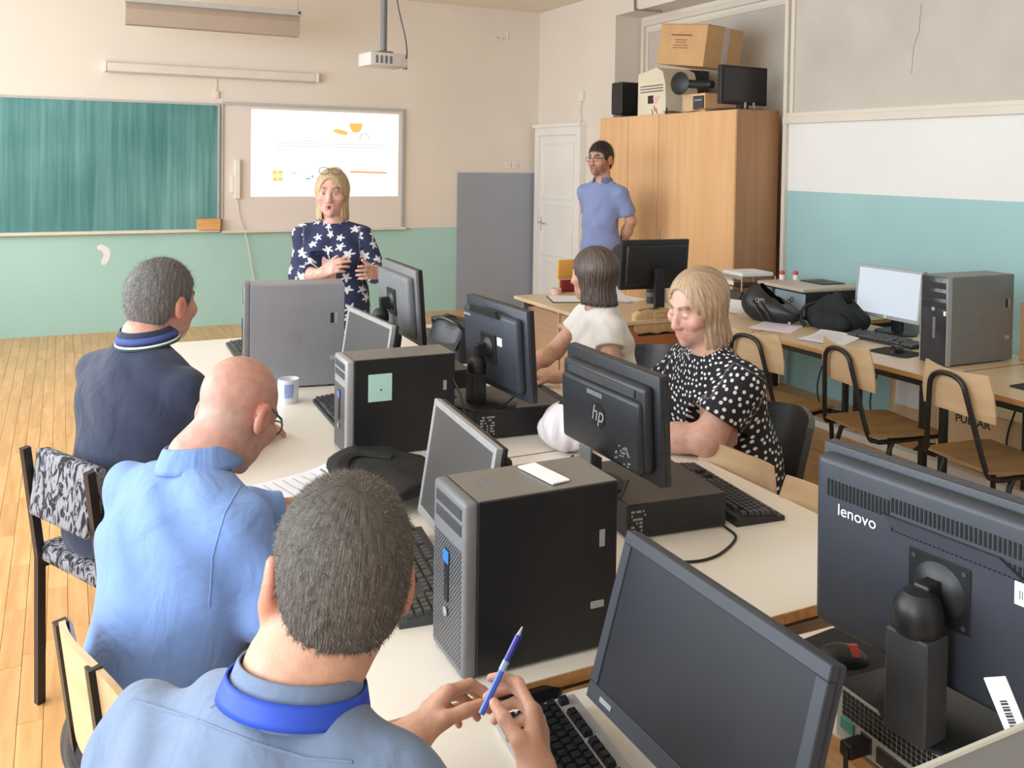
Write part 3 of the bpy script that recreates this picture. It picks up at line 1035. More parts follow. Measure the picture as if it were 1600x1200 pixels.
mat('blue_grey_black_plastic', (.038, .043, .058), .42, var=.05, scale=40, bump=.03, bscale=500)
M_BG = MATS['blue_grey_black_plastic']
M_BK2 = mat('satin_black_plastic', (.021, .023, .028), .38, var=.05, scale=40, bump=.02, bscale=500)
mA, MA = monitor('big dark monitor beside the silver edged keyboard', (.881, 1.103, .900), R(-90), R(16), .483, .292, TN, M_BG, 'off', bez=.022)
MB().box(-.20, -.165, -.0185, -.016, -.134, -.126).build('maker_badge', M_SILVER, mA, False, MA)
mF, MF = monitor('silver framed monitor between the two towers, screen dark', (1.04, 3.32, .955), R(-87), R(8), .47, .30, T, M_BLACK, 'grey', 'silver')
mG, MG = monitor('silver framed monitor behind the big black tower', (.865, 2.01, .918), R(-94), R(8.5), .45, .30, T, M_BLACK, 'grey', 'silver', base=(.1, .08))
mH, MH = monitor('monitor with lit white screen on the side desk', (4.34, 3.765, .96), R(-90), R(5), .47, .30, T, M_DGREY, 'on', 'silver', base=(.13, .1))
MB().lathe([(0, 0), (.008, 0), (.008, .002), (0, .002)], 14, MH @ rot(PI / 2, 0, 0, (0, -.0165, -.138))).build('maker_badge', M_PAPER, mH)
mI, MI = monitor('large black monitor on the teacher desk', (3.53, 4.98, 1.03), R(174), R(5), .50, .33, T, M_BLACK, base=(.11, .09))

# --- monitor with the round logo
mC, MC = monitor('black monitor with round logo standing on a desktop computer', (1.377, 2.115, 1.015), R(90), R(3), .47, .288, T + .094, M_BK2, base=(.085, .08), ctop=.085)
b_ = MB()
b_.box(-.20, .20, .035, .058, -.118, .075, .012, 3)
b_.build('back_cover', M_BK2, mC, True, MC)
MB().box(-.03, .03, .03, .036, .02, .112, .002, 1).build('stand_plate', M_MGREY, mC)
MB().box(-.17, .17, .044, .050, .078, .1, .002, 1).build('vent_strip', M_DGREY, mC, False, MC)
MB().box(-.03, .05, .058, .0605, .045, .058, .001, 1).build('maker_plate', M_MGREY, mC, False, MC)
MB().lathe([(0, 0), (.036, 0), (.036, .0025), (0, .0025)], 32, MC @ rot(-PI / 2, 0, 0, (-.005, .0575, -.005))).build('logo_disc', M_BLACK, mC, True)
text('logo_letters', 'hp', .062, M_SILVER, mC, MC @ rot(PI / 2, 0, PI, (-.005, .0612, -.002)), shear=.28)
prt = MB()
random.seed(8)
for k in range(26):
    a, b = random.uniform(-.16, -.09), random.uniform(-.112, -.06)
    prt.box(a, a + .007, .0578, .0586, b, b + .004)
stuff(prt.build('rating_print', M_SILVER, mC, False, MC))
MB().tube(smooth_path([(.02, .06, -.02 + 1.015 - T - .094 - .1), (.05, .09, .03), (.11, .13, -.02), (.16, .2, -.085)]), .004, 6).build('power_cable', M_CORD, mC, True)
MB().tube(smooth_path([(-.15, -.005, .06), (-.155, .02, .02), (-.16, .05, .012), (-.175, .11, -.05), (-.18, .12, -.09)]), .005, 6).build('video_cable', M_CORD, mC, True)

# --- monitor with ball-joint stand, white label
mD, MD = monitor('black monitor on a square post with small white label', (1.426, 2.957, 1.030), R(93), R(4), .456, .32, T + .105, M_BG, stand=False, bezm=M_BLACK)


def ball_stand(root, M, hz, colw, front_y, up=0.0, s=1.0, by=.035):
    vp = MB().box(-.055, .055, .044, .052, -.055, .055, .003, 1).build('mount_plate', M_BLACK, root, False, M)
    for sx in (-.043, .043):
        for sz in (-.043, .043):
            MB().lathe([(0, 0), (.004, 0), (.004, .002), (0, .002)], 8, M @ rot(-PI / 2, 0, 0, (sx, .052, sz))).build('screw', M_DGREY, vp)
    MB().lathe([(0, .012 * s), (.02 * s, .012 * s), (.034 * s, .004 * s), (.04 * s, 0), (0, 0)], 24, M @ rot(-PI / 2, 0, 0, (0, .052, 0))).build('swivel_disc', M_BLACK, root, True)
    MB().box(-.014, .014, .055, .10, -.03, .022, .004, 2).build('hinge_arm', M_BLACK, root, False, M)
    MB().lathe([(0, .06 * s), (.02 * s, .057 * s), (.03 * s, .045 * s), (.034 * s, .03 * s), (.034 * s, .008), (.03 * s, 0), (0, 0)], 24, Matrix.Translation((0, front_y, hz - .088 + up))).build('neck', M_BLACK, root, True)
    MB().box(-colw, colw, front_y - .028, front_y + .03, .008, hz - .086 + up, .003, 1).build('stand_column', M_DGREY if colw > .03 else M_BLACK, root)
    MB().lathe([(0, 0), (.115, 0), (.115, .006), (.1, .012), (0, .012)], 36, Matrix.Translation((0, front_y - by, 0))).build('stand_base', M_BLACK, root, True)


ball_stand(mD, MD, 1.03 - T - .105, .026, .035)
MB().box(-.10, -.065, .0452, .0462, .02, .05).build('white_label', M_PAPER, mD, False, MD)
MB().box(.14, .195, .0452, .0462, .095, .103).build('maker_badge', M_SILVER, mD, False, MD)
b_ = MB().poly([(-.12, .0), (.1, .0), (.085, .024), (-.105, .024)], .012, MD @ rot(PI / 2, 0, 0, (0.03, .056, .118)))
b_.build('handle_recess', M_BLACK, mD)
# --- monitor seen almost edge-on
mE, ME = monitor('dark monitor seen almost edge-on beside the presenter', (1.272, 3.577, 1.117), R(88), R(4.5), .47, .30, T + .101, M_MGREY, stand=False, bezm=M_BLACK)
ball_stand(mE, ME, 1.117 - T - .101, .026, .035)

# --- large near monitor on the desktop computer
mL, ML = monitor('large dark monitor with vent slots on ball joint stand', (1.309, .985, 1.024), R(96), R(1), .51, .335, TN + .10, M_BG, stand=False, depth=.05, mar=.012)
ball_stand(mL, ML, 1.024 - TN - .10, .036, .045, .035, 1.12, .10)
vs = MB()
for k in range(58):
    x = .215 - k * .0076
    if k < 17 or k > 46:
        vs.box(x - .0019, x + .0019, .049, .0512, .086, .116)
    else:
        vs.box(x - .0019, x + .0019, .049, .0512, .098, .122)
        vs.box(x - .0019, x + .0019, .049, .0512, .066, .088)
stuff(vs.build('vent_slots', mat('slot_black', (.006, .006, .007), .8), mL, False, ML))
M2 = ML @ rot(PI / 2, 0, PI, (0, .0502, 0))
text('maker_lettering', 'lenovo', .029, M_PAPER, mL, ML @ rot(PI / 2, 0, PI, (.155, .0512, .066)), bold=.0)
g = MB()
g.poly([(-.135, .0), (.075, .0), (.10, .02), (-.10, .02)], .009, ML @ rot(PI / 2, 0, 0, (0, .0585, .072)))
g.build('handle_ridge', M_BG, mL)
lb = MB().box(-.185, -.12, .0502, .0512, .03, .065, .0004, 1).build('barcode_label', M_PAPER, mL, False, ML)
bars = MB()
random.seed(5)
for k in range(16):
    x = -.18 + k * .0034
    bars.box(x, x + random.choice((.001, .0018)), .0512, .0516, .04, .053)
stuff(bars.build('printed_bars', M_BLACK, lb, False, ML))
MB().box(-.20, -.155, .0502, .051, -.062, -.046).build('red_label', mat('red_label', s2l(190, 50, 60), .5), mL, False, ML)
pp = MB()
for k in range(12):
    a, b = random.uniform(-.16, -.11), random.uniform(-.155, -.12)
    pp.box(a, a + .006, .0502, .051, b, b + .005)
stuff(pp.build('rating_print', M_SILVER, mL, False, ML))

# ------------------------------------------------------------------ keyboards and mice
KEYM = {}


def key_mesh(w, dd=.0165, hh=.009, m_=None):
    k = (round(w, 4), round(dd, 4), m_.name)
    if k not in KEYM:
        t = MB()
        b0 = [(-w / 2, -dd / 2, 0), (w / 2, -dd / 2, 0), (w / 2, dd / 2, 0), (-w / 2, dd / 2, 0)]
        t1 = [(x * .8, y * .8 + .0008, hh) for x, y, z in b0]
        vv = [t.bm.verts.new(p) for p in b0 + t1]
        for f in ((4, 5, 6, 7), (0, 1, 5, 4), (1, 2, 6, 5), (2, 3, 7, 6), (3, 0, 4, 7)):
            t.bm.faces.new([vv[i] for i in f])
        me = bpy.data.meshes.new('key')
        t.bm.to_mesh(me)
        t.bm.free()
        me.materials.append(m_)
        KEYM[k] = me
    return KEYM[k]


def key_layout():
    u = .019
    out = []
    rows = [(.062, [1] + [0] * 0), ]
    # function row
    y = .058
    for x in [0] + [2 + i for i in range(4)] + [6.5 + i for i in range(4)] + [11 + i for i in range(4)]:
        out.append((x + .5, y, 1))
    for r, spec in enumerate(([1] * 13 + [2], [1.5] + [1] * 12 + [1.5], [1.75] + [1] * 11 + [2.25], [2.25] + [1] * 10 + [2.75], [1.25, 1.25, 1.25, 6.25, 1.25, 1.25, 1.25, 1.25])):
        x = 0
        for w in spec:
            out.append((x + w / 2, .034 - .019 * r, w))
            x += w
    for r in range(2):
        for i in range(3):
            out.append((15.75 + i, .034 - .019 * r, 1))
    for i in range(3):
        out.append((15.75 + i, .058, 1))
        out.append((15.75 + i, .034 - .076, 1))
    out.append((16.75, .034 - .057, 1))
    for r in range(5):
        for i in range(4):
            out.append((19.25 + i, .034 - .019 * r, 1))
    return [((x - 11.4) * u, y, w * u - .0018) for x, y, w in out]


def keyboard(label, x, y, rz, z=T, body=None, keym=None, single=False, L=.448, Dp=.155):
    t = thing('keyboard', label, 'keyboard', (x, y, z), rz)
    body = body or M_BLACK
    keym = keym or M_BLACK
    pr = [(-Dp / 2, 0), (Dp / 2, 0), (Dp / 2, .026), (Dp / 2 - .02, .026), (-Dp / 2, .013)]
    m_ = MB()
    m_.poly(pr, L, Matrix(((0, 0, 1, -L / 2), (1, 0, 0, 0), (0, 1, 0, 0), (0, 0, 0, 1))))
    m_.build('case', body, t)
    sl_ = .013 / (Dp - .02)
    keys = key_layout()
    if single:
        for kx, ky, kw in keys:
            o = link_mesh('key', key_mesh(kw, m_=keym), keym, t)
            ky -= .01
            o.location = (kx, ky, .0135 + (ky + Dp / 2) * sl_)
            o.rotation_euler = (math.atan(sl_), 0, 0)
    else:
        q = MB()
        for kx, ky, kw in keys:
            ky -= .01
            z0 = .0135 + (ky + Dp / 2) * sl_
            a = kw / 2
            vv = [q.bm.verts.new(p) for p in ((kx - a, ky - .008, z0), (kx + a, ky - .008, z0), (kx + a, ky + .008, z0), (kx - a, ky + .008, z0), (kx - a * .8, ky - .006, z0 + .008), (kx + a * .8, ky - .006, z0 + .008), (kx + a * .8, ky + .007, z0 + .008), (kx - a * .8, ky + .007, z0 + .008))]
            for f in ((4, 5, 6, 7), (0, 1, 5, 4), (1, 2, 6, 5), (2, 3, 7, 6), (3, 0, 4, 7)):
                q.bm.faces.new([vv[i] for i in f])
        stuff(q.build('keys', keym, t))
    return t


M_KEYG = mat('charcoal_keycap', (.05, .05, .054), .4, var=.05, scale=60)
M_KEYB = mat('black_keycap', (.014, .0145, .018), .3, var=.08, scale=60)
M_KTAUPE = mat('taupe_keyboard_case', (.10, .098, .092), .45, var=.05)
keyboard('black keyboard with silver back edge under the lanyard man hands', .745, 1.195, R(-95), TN, M_SILVER, M_KEYB, True)
keyboard('taupe grey keyboard between the grey haired man and big tower', .735, 1.985, R(-97), T, M_DGREY, mat('taupe_keycap', (.075, .072, .068), .4, var=.05), True)
keyboard('black keyboard beside the round logo monitor', 1.735, 2.115, R(84), T, M_BLACK, M_KEYG, True)
keyboard('black keyboard beside the square post monitor', 1.78, 3.30, R(86), T, M_BLACK, M_KEYG)
keyboard('grey keyboard beside the black bag and edge-on monitor', 1.82, 4.62, R(86), T, M_DGREY, M_MGREY)
keyboard('dark keyboard partly hidden by the silver grey tower', .835, 4.66, R(-92), T, M_DGREY, M_DGREY)
keyboard('dark keyboard partly hidden by the tower with the note', .965, 3.38, R(-92), T, M_BLACK, M_KEYG, L=.43, Dp=.14)
keyboard('black keyboard under papers on the side desk', 4.13, 3.60, R(-86), T, M_BLACK, M_KEYG, L=.42, Dp=.14)


def mouse(label, x, y, z, rz, m1, m2):
    t = thing('computer_mouse', label, 'mouse', (x, y, z), rz)

    def f(u, v):
        a = 2 * PI * u
        h = math.sin(v * PI / 2)
        r = math.cos(v * PI / 2)
        return Vector((.031 * r * math.cos(a), .055 * r * math.sin(a), .036 * h))
    MB().quadgrid(f, 20, 8, True).build('shell', m1, t, 'all')
    MB().lathe([(0, 0), (.007, 0), (.007, .006), (0, .006)], 14, rot(0, PI / 2, 0, (-.003, .024, .027))).build('wheel', M_DGREY, t, True)

    def g(u, v):
        a = -.9 + 1.8 * u
        return Vector((.0285 * math.sin(a), -.022 + .022 * (v - .5), .0345 * math.cos(a) + .0005))
    MB().quadgrid(g, 9, 4).build('grip_stripe', m2, t, 'all')
    return t


M_RED = mat('red_gloss', s2l(150, 30, 30), .25, var=.05)


def pad(label, x, y, z, rz, w, d, r=.02):
    pts = []
    for cx_, cy_, a0 in ((w / 2 - r, d / 2 - r, 0), (-w / 2 + r, d / 2 - r, PI / 2), (-w / 2 + r, -d / 2 + r, PI), (w / 2 - r, -d / 2 + r, 1.5 * PI)):
        for k in range(6):
            a = a0 + PI / 2 * k / 5
            pts.append((cx_ + r * math.cos(a), cy_ + r * math.sin(a)))
    o = MB().poly(pts, .003).build('mouse_pad', mat('mouse_pad_foam', (.02, .02, .021), .85, var=.1, scale=60))
    o.location = (x, y, z)
    o.rotation_euler = (0, 0, rz)
    return tag(o, label, 'mouse pad')


pad('black mouse pad by the ball joint monitor', 1.435, 1.315, TN, R(5), .22, .20, .05)
mouse('black mouse with red grip on a mouse pad', 1.405, 1.315, TN + .003, R(60), M_BLACK, M_RED)
p = atz(1400, 551, T)
pad('black mouse pad in front of the big grey tower', p.x, p.y, T, R(8), .20, .23, .03)
p = atz(1398, 549, T)
mouse('black mouse on the side desk by the lit monitor', p.x - .02, p.y - .03, T + .003, R(-80), M_BLACK, M_DGREY)
p = atz(1598, 606, T)
pad('black mouse pad on side desk beyond the big grey tower', p.x + .06, p.y - .06, T, 0, .2, .22, .03)

# ------------------------------------------------------------------ small things on the tables
def blob(name, f, nu, nv, m_, parent, sm='all'):
    return MB().quadgrid(f, nu, nv, True).build(name, m_, parent, sm)


mg = thing('mug', 'white mug with blue print on the table beside the silver tower', 'mug', (.815, 3.64, T))
MB().lathe([(0, 0), (.036, 0), (.038, .004), (.041, .094), (.041, .096), (.038, .096), (.035, .008), (0, .008)], 32).build('cup', mat('glazed_ceramic', s2l(228, 232, 244), .2, var=.02), mg, True)
MB().lathe([(.0385, .025), (.0412, .085), (.0414, .085), (.0388, .025)], 12, Matrix.Rotation(2.6, 4, 'Z')).bm.free()
pr_ = MB().quadgrid(lambda u, v: Vector(((.0392 + .0022 * v) * math.cos(-2.2 + .9 * u), (.0392 + .0022 * v) * math.sin(-2.2 + .9 * u), .025 + .055 * v)), 8, 3)
pr_.build('blue_print', mat('blue_print', s2l(150, 168, 222), .3, var=.2, scale=80), mg)
MB().tube(smooth_path([(.038, 0, .08), (.065, 0, .078), (.07, 0, .045), (.06, 0, .022), (.038, 0, .02)]), .006, 8).build('handle', MATS['glazed_ceramic'], mg, True).rotation_euler = (0, 0, R(110))


def papers(label, x, y, z, rz, w, d, n=3, curl=.0, lines=8, m_=None, group=None):
    t = thing('paper_sheet', label, 'paper', (x, y, z), rz, group)
    random.seed(int(x * 100 + y * 10))
    for k in range(n):
        a = random.uniform(-.06, .06) * (k > 0)
        ox, oy = random.uniform(-.01, .01) * k, random.uniform(-.01, .01) * k

        def f(u, v):
            return Vector(((u - .5) * w, (v - .5) * d, .0012 * (k + 1) + curl * max(0, v - .55) ** 2 + .003 * math.sin(u * 3 + k)))
        MB().quadgrid(f, 8, 10).build('sheet', m_ or M_PAPER, t, 'all', rot(0, 0, a, (ox, oy, 0)))
    q = MB()
    for k in range(lines):
        v = .85 - .7 * k / max(1, lines)
        zz = .0012 * (n + 1) + curl * max(0, v - .55) ** 2 + .004
        ww = w * random.uniform(.25, .4)
        q.box(-w * .4, -w * .4 + ww * 2, (v - .5) * d, (v - .5) * d + .003, zz, zz + .0003)
    if lines:
        stuff(q.build('print_lines', mat('grey_print', s2l(170, 172, 190), .8), t))
    return t


papers('stack of printed sheets in front of the bald man', .655, 2.62, T, R(-75), .30, .36, 4, .12)
papers('white sheet slipping off the printed stack before the bald man', .62, 2.35, T, R(-82), .21, .28, 2, .0)
papers('pinkish printed sheets at the edge of the printer desk', 3.86, 4.17, T, R(-60), .24, .32, 3, .0, 6, mat('pinkish_paper', s2l(238, 226, 236), .8, var=.02))
papers('white printed sheets beside the lit monitor', 3.90, 3.78, T, R(-68), .24, .33, 3, .06, 7)
# black soft laptop bag lying between tower and papers
M_NYLON = mat('black_nylon', (.007, .0075, .010), .6, var=.2, scale=40, bump=.25, bscale=60)
lb = thing('laptop_bag', 'black nylon laptop bag lying flat behind the silver framed monitor', 'bag', (.86, 2.55, T), R(10))


def f(u, v):
    a = 2 * PI * u
    r = min(1, 1.6 * math.sin(PI * v)) if v < .5 else math.sin(PI * v) ** .35
    h = .085 * (v ** .45)
    ca, sa = math.cos(a), math.sin(a)
    q = (abs(ca) ** 4 + abs(sa) ** 4) ** -.25
    return Vector((.13 * r * q * ca, .21 * r * q * sa, h + (.010 * math.sin(5 * ca + 3 * v) + .007 * math.sin(7 * sa + 2)) * math.sin(PI * v)))


blob('body', f, 36, 14, M_NYLON, lb)
MB().tube(smooth_path([(-.12, -.15, .05), (-.15, -.05, .075), (-.11, .06, .088), (-.04, .1, .09), (.03, .02, .088)]), .011, 6, flat=(.018, .003)).build('strap', M_NYLON, lb, True)
MB().tube(smooth_path([(-.125, -.18, .035), (-.133, 0, .04), (-.125, .18, .035)]), .003, 6).build('zip', M_MGREY, lb, True)
# black leather bag by the presenter's table end
lb2 = thing('shoulder_bag', 'black leather shoulder bag beside the edge-on monitor', 'bag', (1.74, 4.16, T), R(12))


def f(u, v):
    a = 2 * PI * u
    ca, sa = math.cos(a), math.sin(a)
    q = (abs(ca) ** 3.5 + abs(sa) ** 3.5) ** (-1 / 3.5)
    top = 1 - .55 * v ** 2
    r = (1 if v < .96 else .9)
    return Vector((.075 * q * ca * top * r, .16 * q * sa * (1 - .12 * v) * r, .19 * v + .012 * math.sin(5 * sa) * v))


blob('body', f, 32, 12, M_LEATHER, lb2)
MB().quadgrid(lambda u, v: Vector((-.03 + .09 * v - .05 * (1 - v), (u - .5) * .27, .195 - .13 * (1 - v) ** 1.6 * (1 if v < .7 else .8))), 8, 8).build('flap', M_LEATHER, lb2, 'all')
MB().tube(smooth_path([(-.02, -.14, .15), (-.05, -.1, .19), (-.06, 0, .205), (-.05, .1, .19), (-.02, .14, .15)]), .008, 6).build('handle', M_LEATHER, lb2, True)
# crumpled white plastic bag behind the round-logo monitor
pb = thing('plastic_bag', 'crumpled white plastic bag beside the round logo monitor', 'bag', (1.535, 2.665, T))


def f(u, v):
    a = 2 * PI * u
    r = (.10 * math.sin(PI * min(1, v * .93 + .03)) ** .6) * (1 + .12 * math.sin(5 * a + 6 * v) + .06 * math.sin(11 * a))
    return Vector((r * math.cos(a) * .8, r * math.sin(a), .16 * v ** 1.2))


blob('body', f, 40, 14, mat('white_polythene', s2l(232, 226, 232), .4, var=.02), pb)
MB().tube([(0, 0, .15), (.02, .01, .19), (.05, .0, .17)], .006, 6).build('knot', MATS['white_polythene'], pb, True)
# phone
p = atz(815, 1089, TN)
ph = thing('smartphone', 'black smartphone lying beside the seam of the tables', 'phone', (p.x, p.y, TN), R(50))
MB().box(-.036, .036, -.072, .072, 0, .009, .004, 3).build('body', M_BLACK, ph, True)
MB().box(-.033, .033, -.068, .068, .0088, .0094).build('screen', mat('phone_glass', (.006, .006, .008), .08), ph)
# inventory tag hanging in front of the near computer
p = atd(1576, 1112, .93)
s = thing('inventory_tag', 'white barcode tag stuck on cable behind the ball joint monitor', 'tag', p, R(-64))
MB().box(-.011, .011, -.001, .001, -.03, .034, .0006, 1, rot(0, R(-24), 0)).build('card', M_PAPER, s)
q = MB()
for k in range(9):
    q.box(-.004, .003, -.0016, .0016, -.014 + k * .003, -.0125 + k * .003 + (k % 2) * .0006, M=rot(0, R(-24), 0))
stuff(q.build('printed_bars', M_DGREY, s))
MB().tube(smooth_path([(.0, .004, -.03), (.03, .006, -.05), (.05, .04, -.08), (.06, .1, -.11)]), .004, 6).build('cable', M_CORD, s, True)
# loose cables on the table tops
def cable(label, pts, r=.0035):
    o = MB().tube(smooth_path(pts), r, 6).build('cable', M_CORD, None, True)
    return tag(o, label, 'cable')


cable('black cable curling from desktop computer under the round logo monitor', [(1.58, 1.93, T + .02), (1.60, 1.90, T + .004), (1.58, 1.84, T + .004), (1.48, 1.78, T + .004), (1.40, 1.77, T + .004), (1.34, 1.80, T + .006), (1.33, 1.88, T + .01)])
cable('black cable looping before the monitor with white label', [(1.25, 2.80, T + .02), (1.22, 2.78, T + .09), (1.20, 2.80, T + .2), (1.19, 2.9, T + .25), (1.21, 3.0, T + .15), (1.23, 3.06, T + .02)], .004)
cable('black cable across the front of the desktop computer with white label monitor', [(1.30, 2.84, T + .112), (1.38, 2.85, T + .118), (1.46, 2.88, T + .15), (1.5, 2.92, T + .17)], .003)

# ------------------------------------------------------------------ teacher desk things
p = atz(1016, 474, T)
s = thing('travel_cup', 'dark grey cup on the teacher desk', 'cup', (p.x, p.y, T))
MB().lathe([(0, 0), (.027, 0), (.031, .115), (.033, .118), (.033, .128), (0, .13)], 24).build('body', M_DGREY, s, True)
MB().lathe([(.0305, .05), (.032, .05), (.0325, .08), (.031, .08)], 24).build('band', M_MGREY, s, True)
p = atz(1030, 472, T)
s = thing('spray_bottle', 'pale blue plastic spray bottle on the teacher desk', 'bottle', (p.x + .02, p.y, T))
MB().lathe([(0, 0), (.034, 0), (.036, .02), (.033, .09), (.014, .14), (.012, .16), (0, .16)], 24).build('body', mat('pale_blue_plastic', s2l(168, 190, 204), .3, var=.03), s, True)
MB().box(-.035, .015, -.008, .008, .16, .18, .004, 2).build('trigger_head', MATS['pale_blue_plastic'], s)
p = atz(985, 470, T)
papers('crumpled white papers heaped on the teacher desk', p.x, p.y + .12, T, R(20), .24, .3, 5, .35, 0)
s = thing('paper_bag', 'beige wrapped package at the edge of the teacher desk', 'bag', (3.39, 4.715, T - .085), 0)


def f(u, v):
    a = 2 * PI * u
    ca, sa = math.cos(a), math.sin(a)
    q = (abs(ca) ** 6 + abs(sa) ** 6) ** (-1 / 6)
    r = 1 if .03 < v < .97 else .8
    return Vector((.20 * q * ca * r, .028 * q * sa * r, .145 * v + .006 * math.sin(9 * ca)))


blob('body', f, 40, 8, mat('kraft_beige', s2l(204, 168, 124), .7, var=.08, scale=30, bump=.3, bscale=30, stretch=(3, 1, .3)), s)
MB().box(-.06, .05, -.036, -.028, .08, .13, .01, 2).build('knot', MATS['kraft_beige'], s, True)
MB().box(-.17, .2, -.02, .02, -.015, .0, .003, 1).build('black_edge', M_BLACK, s)
# wooden chair behind the teacher desk with maroon cushion
t = thing('teacher_chair', 'orange wooden chair with maroon cushion behind the teacher desk', 'chair', (3.62, 5.86, 0), R(185))
MB().box(-.21, .21, -.2, .2, .43, .47, .01, 2).build('seat', M_PLY, t, True)
MB().box(-.2, .2, -.23, -.205, .80, .95, .01, 2).build('backrest', wood('orange_pine', s2l(240, 184, 92), s2l(226, 160, 70), axis=0), t, True)
MB().box(-.19, .19, -.205, -.175, .66, .80, .012, 2).build('cushion', mat('maroon_cloth', s2l(132, 40, 38), .85, var=.08), t, True)
for sx in (-.18, .18):
    MB().tube([(sx, -.215, 0), (sx, -.218, .94)], .014, 6).build('leg', M_PLY, t)
    MB().tube([(sx, .18, 0), (sx, .18, .44)], .014, 6).build('leg', M_PLY, t)
p = atz(880, 470, T)
s = thing('clipboard', 'white paper on a dark clipboard on the teacher desk', 'clipboard', (p.x + .05, p.y + .05, T), R(-20))
MB().box(-.12, .12, -.16, .16, 0, .004, .001, 1).build('board', M_BLACK, s)
MB().box(-.11, .11, -.14, .15, .004, .0055).build('sheet', M_PAPER, s)
MB().box(-.04, .04, .13, .16, .0055, .012, .002, 1).build('clip', M_ALU, s)
p = atz(869, 460, T)
s = thing('rolled_tape', 'small pinkish roll on the far edge of the teacher desk', 'roll', (p.x, p.y, T))
MB().lathe([(.02, 0), (.04, 0), (.04, .045), (.02, .045), (.02, 0)], 20).build('roll', mat('pink_tape', s2l(226, 186, 170), .6), s, True)

# ------------------------------------------------------------------ side desk things
PZ = T
pn = thing('printer', 'black laser printer with pale lid and grey blue front', 'printer', (4.20, 4.30, PZ), R(-4))
MB().box(.02, .50, 0, .46, 0, .175, .006, 2).build('body', M_TOWBLK, pn)
MB().box(-.01, .50, -.002, .46, .175, .20, .008, 2).build('lid', mat('pale_printer_lid', s2l(196, 184, 170), .4, var=.03), pn, True)
MB().box(.0, .02, .01, .45, .02, .165, .004, 1, rot(0, R(6), 0)).build('front_cover', mat('blue_grey_cover', s2l(150, 168, 182), .3, var=.05), pn)
MB().box(.25, .44, .12, .34, .2, .206, .002, 1).build('output_slot', M_BLACK, pn)
MB().box(-.016, .0, .3, .45, .12, .17, .004, 1).build('control_panel', M_MGREY, pn)
# scissors hanging on the printer front
sc_ = thing('scissors', 'black handled scissors stuck to the printer front', 'scissors', (4.175, 4.375, PZ + .125), R(-4))
for k, (yy, zz) in enumerate(((0, 0), (.025, -.018))):
    MB().tube([(-.004, yy + .013 * math.cos(a), zz + .016 * math.sin(a)) for a in [2 * PI * i / 14 for i in range(14)]], .003, 6, True).build('handle_ring', M_BLACK, sc_, True)
MB().box(-.005, -.003, .012, .018, -.10, -.02).build('blade', M_ALU, sc_)
for k, (dx, lab) in enumerate(((0, 'red capped little bottle standing on the printer lid near its slot'), (.1, 'red capped little bottle on the printer lid by the cupboard'))):
    p = Vector(((4.50, 4.69, 0), (4.42, 4.735, 0))[k])
    s = thing('glue_bottle', lab, 'bottle', (p.x, p.y, PZ + .20))
    MB().lathe([(0, 0), (.018, 0), (.018, .03), (.01, .036), (0, .036)], 16).build('body', M_WPLAS, s, True)
    MB().lathe([(0, .034), (.016, .034), (.02, .045), (.016, .058), (0, .06)], 16).build('cap', mat('pink_red_cap', s2l(206, 70, 84), .4), s, True)
dt = thing('document_tray', 'black wire document tray with papers beside the printer', 'tray', (4.28, 4.98, PZ), R(-6))
MB().box(0, .28, 0, .26, .11, .115).build('upper_shelf', M_BLACK, dt)
MB().box(0, .28, 0, .26, .0, .006).build('lower_shelf', M_BLACK, dt)
for x in (0, .28):
    for y in (0, .26):
        MB().tube([(x, y, 0), (x, y, .19)], .006, 6).build('post', M_SILVER, dt)
MB().box(-.004, .0, 0, .26, .17, .19).build('front_rail', M_SILVER, dt)
MB().box(-.003, .002, .10, .24, .12, .15).build('label_card', M_PAPER, dt)
MB().box(.01, .27, .01, .25, .19, .215, .002, 1).build('paper_stack', M_PAPER, dt)
s = thing('device_cover', 'dark grey sloped plastic cover below the document tray', 'cover', (4.20, 4.86, PZ))
MB().poly([(0, 0), (.07, 0), (.07, .09), (.05, .09)], .22, Matrix(((1, 0, 0, 0), (0, 0, -1, .3), (0, 1, 0, 0), (0, 0, 0, 1)))).build('shell', M_DGREY, s)
MB().box(.0, .008, .085, .295, .0, .004).build('rim', M_BLACK, s)
p = atz(1160, 484, PZ)
papers('loose white papers under the sloped cover by the handbag', 4.06, 4.82, PZ, R(-60), .22, .30, 4, .2, 0)
# handbag
hb = thing('handbag', 'slouchy black leather handbag with silver rings on the side desk', 'bag', (3.99, 4.36, PZ), R(-70))


def f(u, v):
    a = 2 * PI * u
    ca, sa = math.cos(a), math.sin(a)
    q = (abs(ca) ** 2.6 + abs(sa) ** 2.6) ** (-1 / 2.6)
    bul = (math.sin(PI * (.12 + .82 * v))) ** .5
    hgt = .17 + .06 * math.exp(-((ca + .8) / .4) ** 2) - .055 * max(0, ca)
    return Vector((.20 * q * ca * bul, .09 * q * sa * bul, max(0, hgt * v + .006 * v * math.sin(9 * ca + 4 * v))))


blob('body', f, 44, 16, M_LEATHER, hb)
for x0 in (-.05, .0):
    MB().tube(smooth_path([(x0 - .03, -.06, .13), (x0 - .02, -.10, .12), (x0 + .03, -.105, .06), (x0 + .05, -.10, .02)]), .007, 6).build('strap', M_LEATHER, hb, True)
for x0 in (-.055, -.035, -.02):
    MB().tube([(x0 + .012 * math.cos(a), -.082 + .004 * math.sin(a), .135 + .012 * math.sin(a)) for a in [2 * PI * i / 12 for i in range(12)]], .0025, 6, True).build('ring', M_SILVER, hb, True)
MB().lathe([(0, 0), (.008, 0), (.008, .004), (0, .004)], 12, rot(PI / 2, 0, 0, (.16, -.075, .02))).build('stud', M_SILVER, hb)
# backpack
bp_ = thing('backpack', 'black cloth backpack lying next to the handbag', 'backpack', (4.20, 4.02, PZ), R(-78))


